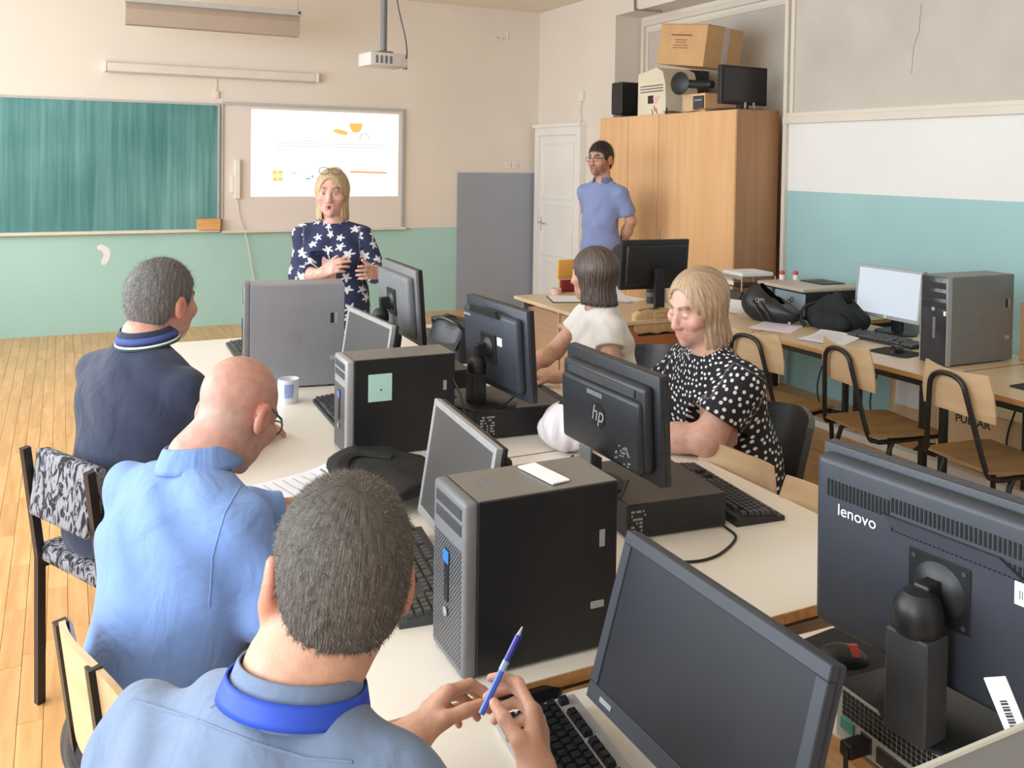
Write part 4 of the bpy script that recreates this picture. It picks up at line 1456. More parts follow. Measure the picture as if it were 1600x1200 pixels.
def f(u, v):
    a = 2 * PI * u
    ca, sa = math.cos(a), math.sin(a)
    q = (abs(ca) ** 3.2 + abs(sa) ** 3.2) ** (-1 / 3.2)
    bul = (math.sin(PI * (.2 + .75 * v))) ** .35
    hgt = .17 + .03 * math.sin(3 * ca + 1) - .03 * sa
    return Vector((.19 * q * ca * bul, .11 * q * sa * bul, max(0, hgt * v + v * (.012 * math.sin(8 * ca + 5 * v) + .009 * math.sin(6 * sa + 9 * v)))))


blob('body', f, 44, 16, mat('matte_black_cloth', (.012, .016, .017), .85, var=.3, scale=30, bump=.4, bscale=40), bp_)


def f2(u, v):
    a = 2 * PI * u
    ca, sa = math.cos(a), math.sin(a)
    q = (abs(ca) ** 3 + abs(sa) ** 3) ** (-1 / 3)
    bul = (math.sin(PI * (.18 + .75 * v))) ** .4
    return Vector((.02 + .13 * q * ca * bul, -.115 + .04 * q * sa * bul, .01 + .1 * v))


blob('pocket', f2, 32, 10, MATS['matte_black_cloth'], bp_)
MB().tube(smooth_path([(-.12, 0, .15), (-.17, -.08, .12), (-.17, -.13, .05), (-.13, -.14, .012)]), .01, 6, flat=(.018, .004)).build('strap', MATS['matte_black_cloth'], bp_, True)
MB().tube(smooth_path([(-.05, .02, .16), (-.03, .02, .2), (.03, .02, .2), (.06, .02, .165)]), .008, 6).build('grab_handle', MATS['matte_black_cloth'], bp_, True)
# carton behind the grey tower
M_CARD = mat('brown_cardboard', s2l(190, 146, 104), .8, var=.05, scale=10)
s = thing('carton', 'brown carton behind the big grey tower on the side desk', 'box', (4.395, 2.73, T))
MB().box(0, .1, 0, .26, 0, .29, .003, 1).build('body', M_CARD, s)
MB().box(.0, .1, .0, .26, .29, .294).build('flap', M_CARD, s)
tag(MB().box(0, .095, 0, .2, 0, .06, .008, 2).build('black_box', M_BLACK), 'small black device on the brown carton by the grey tower', 'device').location = (4.398, 2.76, T + .295)

# ------------------------------------------------------------------ under the side desks
s = thing('carton', 'pale carton with printed name on the floor under the side desks', 'box', (4.52, 3.02, 0), R(4))
MB().box(0, .40, 0, .52, 0, .36, .004, 1).build('body', mat('pale_cardboard', s2l(222, 190, 148), .8, var=.05, scale=8), s)
MB().box(.0, .40, .0, .26, .36, .364).build('flap', MATS['pale_cardboard'], s)
MB().box(.0, .40, .262, .52, .36, .364).build('flap', MATS['pale_cardboard'], s)
text('printed_name', 'PULSAR', .06, M_BLACK, s, rot(PI / 2, 0, -PI / 2, (-.001, .30, .30)), bold=.001)
s = thing('carton', 'flat white topped carton leaning against the teal wall', 'box', (4.75, 3.75, 0))
MB().box(0, .22, 0, .35, 0, .55, .004, 1).build('body', MATS['pale_cardboard'], s)
MB().box(-.002, .0, .05, .3, .2, .35).build('white_patch', M_PAPER, s)
s = thing('computer_tower', 'black tower with white letter on its side under the side desk', 'computer', (4.50, 2.50, 0))
MB().box(0, .42, 0, .40, .01, .43, .004, 1).build('case', M_TOWBLK, s)
MB().box(-.01, 0, .0, .40, .01, .43, .003, 1).build('front_bezel', M_DGREY, s)
text('white_lettering', 'id', .15, M_PAPER, s, rot(PI / 2, 0, -PI / 2, (-.012, .2, .31)), bold=.004)
for yy in (.1, .3):
    MB().lathe([(.014, 0), (.02, 0), (.02, .003), (.014, .003)], 16, rot(0, -PI / 2, 0, (-.01, yy, .08))).build('dial', M_SILVER, s)
for k, (x, y, l) in enumerate(((4.60, 4.55, 'coiled black cables on the floor under the printer desk'), (4.62, 3.62, 'tangle of black plugs and cables beside the floor cable duct'))):
    pts = [(.16 * math.cos(a) * (1 + .2 * math.sin(a * 2.3)), .13 * math.sin(a), .012 + .012 * (i % 3)) for i, a in enumerate([j * .7 for j in range(20)])]
    o = MB().tube(smooth_path(pts, 3), .007, 6).build('coiled_cable', M_CORD, None, True)
    o.location = (x, y, 0)
    tag(o, l, 'cable')
for x, y, l in ((4.58, 3.48, 'white power strip beside the cable duct near the pale carton'), (4.60, 4.1, 'white power strip on the floor below the lit monitor desk')):
    s = thing('power_strip', l, 'power strip', (x, y, 0), R(85))
    MB().box(-.16, .16, -.025, .025, 0, .04, .006, 2).build('body', M_WPLAS, s)
    for k in range(4):
        MB().lathe([(0, 0), (.018, 0), (.018, .003), (0, .003)], 14, Matrix.Translation((-.12 + k * .075, 0, .039))).build('outlet', M_TRIM, s)
    MB().box(-.14, -.10, -.02, .02, .04, .085, .006, 2).build('plug', M_BLACK, s)
for k, (x, y) in enumerate(((4.42, 4.35), (4.46, 3.95), (4.47, 3.05))):
    cable(('hanging black cable below the handbag', 'hanging black cable below the lit monitor', 'hanging black cable beside the pale carton')[k], [(x + .05, y, T - .03), (x + .06, y + .02, .5), (x + .02, y + .06, .25), (x + .05, y + .02, .05), (x + .1, y + .04, .006)], .005)

# ------------------------------------------------------------------ things on the cupboard
CZ = cz
KX = 4.70
p0, p1 = atx(951, 150, KX), atx(984, 150, KX)
s = thing('flat_monitor', 'black flat monitor stored upright on the cupboard end', 'monitor', (4.66, (p0.y + p1.y) / 2 + .05, CZ))
MB().box(0, .36, -.16, .02, .03, .33, .01, 2).build('panel', M_BLACK, s)
MB().box(.03, .33, .02, .07, .06, .3, .01, 2).build('back_cover', M_BG, s)
MB().box(.06, .3, -.06, .08, 0, .03, .004, 1).build('foot', M_MGREY, s)
# white computer case with peeled stickers
wc = thing('old_computer_case', 'yellowed white computer case with red marks on the cupboard', 'computer', (4.64, 6.42, CZ))
m_ = MB()
pts = [(0, 0), (.34, 0), (.38, .08), (.395, .2), (.37, .3), (.31, .365), (0, .33)]
m_.poly([(y, z) for y, z in [(0, 0), (.42, 0), (.42, .37), (.14, .41), (.05, .37), (.01, .26), (0, .12)]], .34, Matrix(((0, 0, 1, 0), (1, 0, 0, 0), (0, 1, 0, 0), (0, 0, 0, 1))))
m_.build('body', mat('yellowed_plastic', s2l(232, 222, 196), .5, var=.05, scale=6), wc)
for z in (.2, .225, .25):
    MB().box(-.004, 0, .04, .38, z, z + .01).build('drive_slot', M_MGREY, wc)
MB().box(-.005, 0, .18, .26, .1, .17).build('open_bay', M_BLACK, wc)
MB().poly([(0, 0), (.07, .07), (-.05, .07)], .003, rot(PI / 2, 0, -PI / 2, (-.001, .15, .09))).build('pink_sticker', mat('pink_sticker', s2l(240, 190, 190), .6), wc)
for y0, z0 in ((.17, .08), (.14, .06), (.2, .05)):
    MB().tube([(-.003, y0, z0), (-.003, y0 - .02, z0 - .05)], .004, 5).build('red_mark', M_RED, wc)
tag(MB().box(0, .25, 0, .28, 0, .42, .004, 1).build('dark_box', M_DGREY), 'dark grey box standing behind the yellowed computer case', 'box').location = (5.01, 6.62, CZ)
# big carton tilted on top
pc0 = atx(1092, 105, 4.60)
bc = thing('carton', 'large brown carton with tape lying tilted on top of the pile', 'box', (4.58, 5.92, CZ + .362), R(8))
Mt = rot(R(7), R(2), 0)
MB().box(0, .42, -.06, .48, 0, .335, .004, 1, Mt).build('body', mat('carton_brown', s2l(206, 164, 118), .8, var=.05, scale=8), bc)
MB().box(.20, .26, -.063, -.06, 0, .335, M=Mt).build('packing_tape', mat('clear_tape', s2l(196, 186, 180), .15, var=.06, scale=30), bc)
MB().box(.20, .26, -.06, .48, .335, .337, M=Mt).build('packing_tape', MATS['clear_tape'], bc)
MB().box(.0, .20, -.06, .48, .336, .339, M=Mt).build('flap', MATS['carton_brown'], bc)
q = MB()
for z, a, b in ((.24, .1, .34), (.205, .15, .29), (.185, .16, .28), (.16, .14, .30), (.14, .13, .31)):
    q.box(-.0015, .0, a, b, z, z + (.014 if z > .23 else .007), M=Mt)
stuff(q.build('print_lines', mat('brown_print', s2l(150, 100, 80), .8), bc))
# small wooden drawer box, monitor foot and black monitor
s = thing('drawer_box', 'small wooden drawer box below the tilted carton', 'box', (4.63, 5.88, CZ))
MB().box(.004, .3, 0, .30, 0, .15, .003, 1).build('body', M_CAB, s)
MB().box(-.004, .004, .01, .14, .02, .13).build('dark_drawer', M_DGREY, s)
MB().box(-.006, -.004, .03, .12, .09, .10).build('drawer_grip', M_SILVER, s)
MB().box(-.002, .004, .15, .29, .02, .13).build('light_drawer', M_PLY, s)
s = thing('spare_pedestal', 'black round monitor foot lying on its side under the tilted carton', 'stand', (4.60, 6.02, CZ + .152))
MB().lathe([(0, 0), (.085, 0), (.095, .012), (.08, .02), (0, .024)], 28, rot(R(90), 0, R(-75), (-.03, .1, .085))).build('disc', M_BLACK, s, True)
MB().tube(smooth_path([(0, .08, .085), (.03, -.05, .07), (.06, -.2, .06)]), [.035] * 12 + [.03], 10).build('arm', M_BLACK, s, True)
bm_ = thing('flat_monitor', 'black monitor on its stand at the front end of the cupboard top', 'monitor', (4.78, 5.60, CZ), R(4))
MB().box(-.24, .25, -.015, .03, .045, .345, .006, 2).build('panel', M_BLACK, bm_)
MB().box(-.19, -.03, .03, .09, .06, .28, .02, 2).build('back_cover', M_BLACK, bm_)
MB().box(-.05, .05, -.02, .02, .01, .06, .004, 1).build('neck', M_BLACK, bm_)
MB().box(-.16, .16, -.07, .09, 0, .012, .004, 1).build('base', M_BLACK, bm_)
MB().box(-.215, .225, -.018, -.014, .07, .325).build('screen', mat('dull_screen', (.03, .03, .033), .3), bm_)
for x in (-.04, .05):
    MB().box(x, x + .008, -.075, -.06, .012, .06).build('clip', M_SILVER, bm_)
s = thing('foam_sheet', 'white foam sheet under the things on the cupboard', 'sheet', (4.6, 5.72, CZ))
MB().quadgrid(lambda u, v: Vector((-.02 + .4 * v - .01 * math.sin(u * 14), .66 * u, .012 + .01 * math.sin(u * 9 + v * 4))), 20, 8).build('sheet', M_WPLAS, s, 'all')
MB().poly([(0, 0), (.05, 0), (.025, .06)], .003, rot(PI / 2, 0, -PI / 2, (-.024, .62, -.005))).build('torn_corner', M_BLACK, s)

# ------------------------------------------------------------------ people: smooth-blended solids turned into one surface
def A(*v):
    return np.array(v, dtype=np.float32)


class Sdf:
    def __init__(s):
        s.p = []
        s.mods = []

    def ell(s, c, r, ax=None, k=.02, sub=False):
        s.p.append(('e', A(*c), A(*r), np.eye(3, dtype=np.float32) if ax is None else np.array(ax, dtype=np.float32), k, sub))

    def cap(s, a, b, ra, rb, k=.02, sub=False):
        s.p.append(('c', A(*a), A(*b), ra, rb, k, sub))

    def __call__(s, P):
        d = np.full(len(P), 1.0, dtype=np.float32)
        for q in s.p:
            if q[0] == 'e':
                L = (P - q[1]) @ q[3].T
                k0 = np.sqrt(((L / q[2]) ** 2).sum(1)) + 1e-9
                k1 = np.sqrt(((L / (q[2] * q[2])) ** 2).sum(1)) + 1e-9
                e = k0 * (k0 - 1) / k1
            else:
                a, b = q[1], q[2]
                ba = b - a
                t = np.clip(((P - a) @ ba) / (ba @ ba + 1e-12), 0, 1)
                e = np.sqrt(((P - a - t[:, None] * ba) ** 2).sum(1)) - (q[3] + (q[4] - q[3]) * t)
            k = q[-2]
            if q[-1]:
                h = np.clip(.5 - .5 * (d + e) / k, 0, 1)
                d = d * (1 - h) + (-e) * h + k * h * (1 - h)
            else:
                h = np.clip(.5 + .5 * (e - d) / k, 0, 1)
                d = e * (1 - h) + d * h - k * h * (1 - h)
        for m in s.mods:
            d = m(P, d)
        return d

    def bounds(s, pad=.02):
        lo, hi = np.full(3, 9e9), np.full(3, -9e9)
        for q in s.p:
            if q[-1]:
                continue
            if q[0] == 'e':
                ext = np.abs(q[3].T) @ q[2]
                lo = np.minimum(lo, q[1] - ext)
                hi = np.maximum(hi, q[1] + ext)
            else:
                for pt, r in ((q[1], q[3]), (q[2], q[4])):
                    lo = np.minimum(lo, pt - r)
                    hi = np.maximum(hi, pt + r)
        return lo - pad, hi + pad


def sdf_mesh(name, fn, res, origin, smooth_it=1):
    lo, hi = fn.bounds()
    B = 4
    n = (np.ceil((hi - lo) / (res * B)).astype(int) + 1)
    cs = res * B
    cg = np.stack(np.meshgrid(*[lo[i] + cs * (np.arange(n[i]) + .5) for i in range(3)], indexing='ij'), -1).reshape(-1, 3).astype(np.float32)
    cd = fn(cg).reshape(n)
    act = np.abs(cd) < cs * 1.5
    N = n * B
    vals = np.repeat(np.repeat(np.repeat(cd, B, 0), B, 1), B, 2).astype(np.float32)
    am = np.repeat(np.repeat(np.repeat(act, B, 0), B, 1), B, 2)
    idx = np.argwhere(am)
    pts = (lo + (idx + .5) * res).astype(np.float32)
    out = np.empty(len(pts), dtype=np.float32)
    for i in range(0, len(pts), 200000):
        out[i:i + 200000] = fn(pts[i:i + 200000])
    vals[am] = out
    ins = vals < 0
    c = [(i, j, k) for i in (0, 1) for j in (0, 1) for k in (0, 1)]
    sh = tuple(N - 1)
    cnt = np.zeros(sh, dtype=np.int8)
    for i, j, k in c:
        cnt += ins[i:i + sh[0], j:j + sh[1], k:k + sh[2]]
    mixed = (cnt > 0) & (cnt < 8)
    cell = np.argwhere(mixed)
    vid = np.full(sh, -1, dtype=np.int32)
    vid[mixed] = np.arange(len(cell))
    acc = np.zeros((len(cell), 3))
    num = np.zeros(len(cell))
    for a in c:
        for ax in range(3):
            if a[ax] == 0:
                b = list(a)
                b[ax] = 1
                va = vals[cell[:, 0] + a[0], cell[:, 1] + a[1], cell[:, 2] + a[2]]
                vb = vals[cell[:, 0] + b[0], cell[:, 1] + b[1], cell[:, 2] + b[2]]
                m = (va < 0) != (vb < 0)
                t = np.where(m, va / np.where(m, va - vb, 1), 0)
                p = np.tile(np.array(a, float), (len(cell), 1))
                p[:, ax] = t
                acc += p * m[:, None]
                num += m
    V = lo + (cell + acc / num[:, None] + .5) * res
    F = []
    for ax in range(3):
        o1, o2 = [(1, 2), (2, 0), (0, 1)][ax]
        s0 = [slice(1, N[i] - 1) for i in range(3)]
        s1 = list(s0)
        s0[ax] = slice(0, N[ax] - 1)
        s1[ax] = slice(1, N[ax])
        e0, e1 = ins[tuple(s0)], ins[tuple(s1)]
        w = np.argwhere(e0 != e1)
        off = np.array([1, 1, 1])
        off[ax] = 0
        g = w + off
        fl = e0[tuple(w.T)]

        def cid(d1, d2):
            q = g.copy()
            q[:, o1] += d1
            q[:, o2] += d2
            return vid[q[:, 0], q[:, 1], q[:, 2]]
        quad = np.stack([cid(-1, -1), cid(0, -1), cid(0, 0), cid(-1, 0)], 1)
        quad[~fl] = quad[~fl][:, ::-1]
        F.append(quad)
    F = np.concatenate(F)
    F = F[(F >= 0).all(1)]
    for _ in range(smooth_it):          # light relaxation
        s = np.zeros_like(V)
        nn = np.zeros(len(V))
        for k in range(4):
            for j in (1, 3):
                np.add.at(s, F[:, k], V[F[:, (k + j) % 4]])
                np.add.at(nn, F[:, k], 1)
        V = V * .5 + .5 * s / np.maximum(nn, 1)[:, None]
    me = bpy.data.meshes.new(name)
    W = V - np.array(origin)
    me.vertices.add(len(W))
    me.vertices.foreach_set('co', W.astype(np.float32).ravel())
    me.loops.add(F.size)
    me.loops.foreach_set('vertex_index', F.astype(np.int32).ravel())
    me.polygons.add(len(F))
    me.polygons.foreach_set('loop_start', np.arange(0, F.size, 4, dtype=np.int32))
    me.polygons.foreach_set('use_smooth', np.ones(len(F), dtype=bool))
    me.update(calc_edges=True)
    me.validate()
    return me, V


def nrm(v):
    v = np.array(v, float)
    return v / np.linalg.norm(v)


def frame(ang, pitch=0, roll=0):
    """rows: right, forward, up; forward at world angle ang (degrees from +x), pitch = looking down"""
    a, p, r = np.radians([ang, pitch, roll])
    f = np.array([math.cos(a) * math.cos(p), math.sin(a) * math.cos(p), -math.sin(p)])
    rt = np.array([math.sin(a), -math.cos(a), 0])
    u = np.cross(rt, f)
    rt2 = rt * math.cos(r) - u * math.sin(r)
    u2 = u * math.cos(r) + rt * math.sin(r)
    return np.array([rt2, f, u2])


def skin_material(name, base):
    m = bpy.data.materials.new(name)
    m.use_nodes = True
    nt = m.node_tree
    b = nt.nodes['Principled BSDF']
    b.inputs['Roughness'].default_value = .5
    b.inputs['Subsurface Weight'].default_value = .12
    b.inputs['Subsurface Radius'].default_value = (.012, .005, .003)
    at = nt.nodes.new('ShaderNodeAttribute')
    at.attribute_name = 'tone'
    nz = nt.nodes.new('ShaderNodeTexNoise')
    nz.inputs['Scale'].default_value = 45
    nz.inputs['Detail'].default_value = 5
    rp = nt.nodes.new('ShaderNodeValToRGB')
    rp.color_ramp.elements[0].color = (.86, .80, .78, 1)
    rp.color_ramp.elements[0].position = .3
    rp.color_ramp.elements[1].color = (1.06, 1.04, 1.03, 1)
    rp.color_ramp.elements[1].position = .7
    tc = nt.nodes.new('ShaderNodeTexCoord')
    nt.links.new(tc.outputs['Object'], nz.inputs['Vector'])
    nt.links.new(nz.outputs['Fac'], rp.inputs[0])
    mx = nt.nodes.new('ShaderNodeMix')
    mx.data_type = 'RGBA'
    mx.blend_type = 'MULTIPLY'
    mx.inputs[0].default_value = 1
    nt.links.new(at.outputs['Color'], mx.inputs[6])
    nt.links.new(rp.outputs[0], mx.inputs[7])
    nt.links.new(mx.outputs[2], b.inputs['Base Color'])
    bp = nt.nodes.new('ShaderNodeBump')
    bp.inputs['Strength'].default_value = .15
    bp.inputs['Distance'].default_value = .004
    n2 = nt.nodes.new('ShaderNodeTexNoise')
    n2.inputs['Scale'].default_value = 220
    nt.links.new(tc.outputs['Object'], n2.inputs['Vector'])
    nt.links.new(n2.outputs['Fac'], bp.inputs['Height'])
    nt.links.new(bp.outputs[0], b.inputs['Normal'])
    return m


M_SKIN = skin_material('skin', None)


def paint(me, V, base, spots):
    """per-vertex tone: spots = (center, radius, colour, strength, axes/None, radii)"""
    col = np.tile(np.array([*base, 1.0]), (len(V), 1))
    for c, rad, cl, st in spots:
        d = np.sqrt((((V - np.array(c)) / np.array(rad)) ** 2).sum(1)) if np.ndim(rad) else np.sqrt(((V - np.array(c)) ** 2).sum(1)) / rad
        w = np.clip(1.35 - d, 0, .35) / .35 * st
        col[:, :3] = col[:, :3] * (1 - w[:, None]) + np.array(cl) * w[:, None]
    a = me.attributes.new('tone', 'FLOAT_COLOR', 'POINT')
    a.data.foreach_set('color', col.astype(np.float32).ravel())


def fold_noise(P, f1, f2, amp, ax):
    u = P @ np.array(ax, dtype=np.float32)
    w = P @ np.array([f2 * .8, f2 * .5, f2], dtype=np.float32)
    v = P @ np.array([-f2 * .6, f2, f2 * .3], dtype=np.float32)
    return amp * (np.sin(u * f1 + 2.2 * np.sin(w) + 1.3 * np.sin(v * 1.7)) + .5 * np.sin(u * f1 * 1.9 + 2.5 * np.sin(v + 1)))


class Person:
    def __init__(s, label, root, tone, s_head, Hc, ang, pitch=0, roll=0, female=False, res=.005):
        s.root = thing('person', label, 'person', root)
        s.o = np.array(root, float)
        s.tone = np.array(tone)
        s.Hc, s.R, s.k = np.array(Hc, float), frame(ang, pitch, roll), s_head
        s.female, s.res = female, res
        s.body, s.spots = Sdf(), []

    def h(s, x, y, z):                       # head coordinates -> world
        return s.Hc + s.k * (s.R.T @ np.array([x, y, z], float))

    def add(s, name, me, m, parent=None):
        o = link_mesh(name, me, m, parent or s.root)
        return o

    def part(s, name, fn, m, res=None, sm=1):
        me, V = sdf_mesh(name, fn, res or s.res, s.o, sm)
        return s.add(name, me, m), V

    def head(s, mouth=0.0, beard=None, brow=(.12, .07, .045), eyes='open', fat=1.0):
        b, k, R = s.body, s.k, s.R
        f = .95 if s.female else 1.0

        def E(x, y, z, rx, ry, rz, kk=.02, sub=False):
            b.ell(s.h(x, y, z), (rx * k, ry * k, rz * k), R, kk * k, sub)

        def Cc(p, q, ra, rb, kk=.015, sub=False):
            b.cap(s.h(*p), s.h(*q), ra * k, rb * k, kk * k, sub)
        E(0, -.012, .034, .077 * f, .096, .086)
        E(0, .028, -.03, .062 * f * fat, .066, .086, .03)
        E(0, .036, -.074, .048 * f * fat, .05, .036, .025)
        Cc((0, .078, -.1), (0, .076, -.094), .017, .019, .02)
        Cc((-.032, .081, .026), (.032, .081, .026), .011, .011, .02)
        for sx in (-1, 1):
            E(sx * .043 * fat, .064, -.022, .024, .024, .022, .025)
            E(sx * .032, .104, .004, .017, .015, .012, .012, True)
            E(sx * .031, .0815, .003, .0135, .0125, .0105, .004)
            if not s.female:
                E(sx * .086 * f, -.010, -.008, .012, .022, .036, .008)
                E(sx * .098 * f, -.004, -.004, .007, .013, .022, .006, True)
            Cc((sx * .011, .101, -.037), (sx * .013, .094, -.036), .0085, .008, .008)
        Cc((0, .094, .008), (0, .111, -.033), .0085, .012, .012)
        if mouth:
            E(0, .1, -.068, .014, .02, .0075 * (1 + mouth), .006, True)
        Cc((-.019, .087, -.060), (.019, .087, -.060), .0065, .0065, .010)
        Cc((-.016, .087, -.075 - .004 * mouth), (.016, .087, -.075 - .004 * mouth), .007, .007, .010)
        t = s.tone
        S = s.spots
        red = np.array([t[0] * .92, t[1] * .70, t[2] * .70])
        for sx in (-1, 1):
            S.append((s.h(sx * .05, .07, -.03), .03 * k, t * [1.0, .86, .84], .4))
            S.append((s.h(sx * .082, -.008, -.006), .034 * k, t * [1.0, .7, .66], .75))
            if eyes == 'open':
                S.append((s.h(sx * .031, .094, .002), np.array([.0105, .0105, .0060]) * k, (.45, .40, .37), .6))
                S.append((s.h(sx * .031, .095, .002), .0050 * k, (.04, .03, .025), .95))
                S.append((s.h(sx * .031, .095, .0115), np.array([.016, .016, .004]) * k, np.array(brow) * .8, .7))
            else:
                for q in range(5):
                    a = (q - 2) / 2
                    S.append((s.h(sx * .031 + a * .012, .0935, -.0035 - .004 * (1 - a * a)), .0038 * k, (.05, .03, .025), .85))
            for q in range(6):
                a = q / 5
                S.append((s.h(sx * (.017 + .031 * a), .094 - .012 * a, .0265 + .005 * math.sin(a * 2.4)), .0062 * k, brow, .85))
        for q in range(5):
            a = (q - 2) / 2
            S.append((s.h(a * .017, .092, -.060 - .001 * abs(a)), .0075 * k, red, .8))
            S.append((s.h(a * .015, .092, -.075 - .004 * mouth), .0078 * k, red, .8))
        if mouth:
            S.append((s.h(0, .082, -.068), .013 * k, (.06, .015, .015), 1))
        S.append((s.h(0, .112, -.036), .016 * k, t * [1, .85, .84], .5))
        if beard is not None:
            for x, y, z, r in ((0, .08, -.1, .04), (-.04, .055, -.085, .035), (.04, .055, -.085, .035), (-.058, .03, -.06, .03), (.058, .03, -.06, .03), (0, .09, -.049, .018), (-.02, .088, -.052, .015), (.02, .088, -.052, .015)):
                S.append((s.h(x, y, z), r * k, beard, .55))

    def neck(s, N, r=.055):
        s.N = np.array(N, float)
        s.body.cap(s.h(0, -.022, -.05), s.N, r * s.k * .98, r * 1.12 * s.k, .03)

    def torso(s, B, Sl, Sr, chest=1.0, belly=1.0, depth=1.0):
        s.B, s.Sl, s.Sr = (np.array(q, float) for q in (B, Sl, Sr))
        u = nrm(s.N - s.B)
        r = s.Sr - s.Sl
        r = nrm(r - u * (r @ u))
        f = np.cross(u, r)
        s.ax = np.array([r, f, u])
        s.L = np.linalg.norm(s.N - s.B)
        s.dims = (chest, belly, depth)
        s.hw = np.linalg.norm(s.Sr - s.Sl) / 2

    def torso_prims(s, fn, g=0.0, breast=False):
        chest, belly, dp = s.dims
        u, f, r = s.ax[2], s.ax[1], s.ax[0]
        L = s.L
        mid = (s.Sl + s.Sr) / 2
        fn.ell(s.B + u * L * .62 - f * .005, (s.hw * .90 * chest + g, .112 * dp + g, L * .33 + g), s.ax, .06)
        fn.ell(s.B + u * L * .30 + f * .015 * belly, (.155 * belly + g, .122 * belly * dp + g, L * .33 + g), s.ax, .07)
        fn.ell(s.B + u * .0, (.17 * belly + g, .13 * belly + g, .13 + g), s.ax, .06)
        if breast:
            for q in (-1, 1):
                fn.ell(s.B + u * L * .62 + f * .085 + r * q * .075, (.075 + g, .06 + g, .07 + g), s.ax, .05)
        fn.ell(mid - u * .085 - f * .012, (s.hw * 1.02 + g, .088 * dp + g, .105 + g), s.ax, .05)
        for S_ in (s.Sl, s.Sr):
            fn.cap(s.N * .72 + mid * .28 - u * .02, S_ - u * .012, .045 + g, .046 + g, .05)

    def arm(s, fn, S_, E_, W_, g=0.0, t0=0.0, t1=2.0, r=(.046, .044, .043, .028), k=.03):
        """t in [0,2]: 0 shoulder, 1 elbow, 2 wrist"""
        S_, E_, W_ = (np.array(q, float) for q in (S_, E_, W_))
        if t0 < 1:
            e = min(t1, 1.0)
            S_ = S_ - s.ax[2] * .014
            fn.cap(S_, S_ + (E_ - S_) * e, r[0] + g, r[0] + (r[1] - r[0]) * e + g, k)
        if t1 > 1:
            e = t1 - 1
            fn.cap(E_, E_ + (W_ - E_) * e * .5, r[1] * .98 + g, (r[2] + g), k * .7)
            fn.cap(E_ + (W_ - E_) * e * .45, E_ + (W_ - E_) * e, (r[2] + g), r[2] + (r[3] - r[2]) * e + g, k)

    def hand(s, W_, direc, back, side, curl=(.5, .6, .7, .8), thumb=.5, sc=1.0, spread=.1):
        """side +1: thumb at local +x; direc = along the hand, back = normal of the back of the hand"""
        y = nrm(direc)
        z = np.array(back, float)
        z = nrm(z - y * (z @ y))
        x = np.cross(y, z) * side
        b = s.body
        W_ = np.array(W_, float)

        def w(px_, py_, pz_):
            return W_ + sc * (x * px_ + y * py_ + z * pz_)
        b.cap(w(0, -.01, 0), w(0, .025, 0), .026 * sc, .027 * sc, .02)
        for i, (kx, ky) in enumerate(((.029, .092), (.010, .096), (-.010, .091), (-.028, .082))):
            b.cap(w(kx * .55, .015, 0), w(kx, ky, .002), .0155 * sc, .0115 * sc, .012)
            lens = [(.043, .026, .021), (.047, .030, .022), (.044, .028, .021), (.034, .021, .019)][i]
            rr = (.0098, .0088, .0078)
            a = -.05
            p = np.array([kx, ky, .002])
            sx_ = (1.5 - i) * spread * .35
            c = curl[i]
            for j in range(3):
                a += c * (.9, 1.15, .8)[j]
                q = p + lens[j] * np.array([sx_ * math.cos(a), math.cos(a), -math.sin(a)])
                b.cap(w(*p), w(*q), rr[j] * sc, (rr[j] - .0008) * sc, .004)
                p = q
            if i == 0:
                tip_index = p.copy()
            s.spots.append((w(*(p + np.array([0, .0, .006]))), .008 * sc, s.tone * [1.06, .88, .88], .6))
        # thumb leaves the side of the palm near its base
        p0, p1 = np.array([.018, .022, -.006]), np.array([.040, .050, -.016])
        d = nrm(np.array([.55 - .5 * thumb, .8, -.30 - .4 * thumb]))
        p2 = p1 + .034 * d
        d2 = nrm(d + np.array([-.35 * thumb, .15, -.15 * thumb]))
        p3 = p2 + .027 * d2
        b.cap(w(*p0), w(*p1), .0165 * sc, .0125 * sc, .012)
        b.cap(w(*p1), w(*p2), .0115 * sc, .0105 * sc, .005)
        b.cap(w(*p2), w(*p3), .0103 * sc, .0085 * sc, .004)
        s.spots.append((w(*(p3 + np.array([.003, 0, .004]))), .009 * sc, s.tone * [1.08, .95, .95], .8))
        s.tips = (w(*p3), w(*tip_index))
        return w

    def finish_body(s, res=None):
        me, V = sdf_mesh('body', s.body, res or s.res, s.o, 1)
        paint(me, V, s.tone, s.spots)
        return s.add('body', me, M_SKIN)

    def garment(s, name, m, g, sleeves, cut_low, res=.006, wr=(70, 9, .003), breast=False, open_r=.066, extra=None, neck_drop=0.0):
        """shirt over torso and arms; sleeves = [(S,E,W,t1,radii)]"""
        fn = Sdf()
        s.torso_prims(fn, g, breast)
        for S_, E_, W_, t1, rr in sleeves:
            s.arm(fn, S_, E_, W_, g, 0, t1, rr, .035)
        if extra:
            extra(fn)
        # neck opening and hem
        u = s.ax[2]
        fn.cap(s.N - u * (.01 + neck_drop) + s.ax[1] * neck_drop * .9, s.N + u * .2, open_r * s.k * .93, open_r * s.k * 1.25, .012, True)
        ax = (s.ax[0] * .5 + s.ax[2] * .6 + s.ax[1] * .4)

        def fold(P, d):
            return d + fold_noise(P, wr[0], wr[1], wr[2], ax) * np.clip(1 - np.abs(d) * 25, 0, 1)

        def hem(P, d):
            return np.maximum(d, ((s.B - u * cut_low - P) @ u).astype(np.float32))
        fn.mods += [fold, hem]
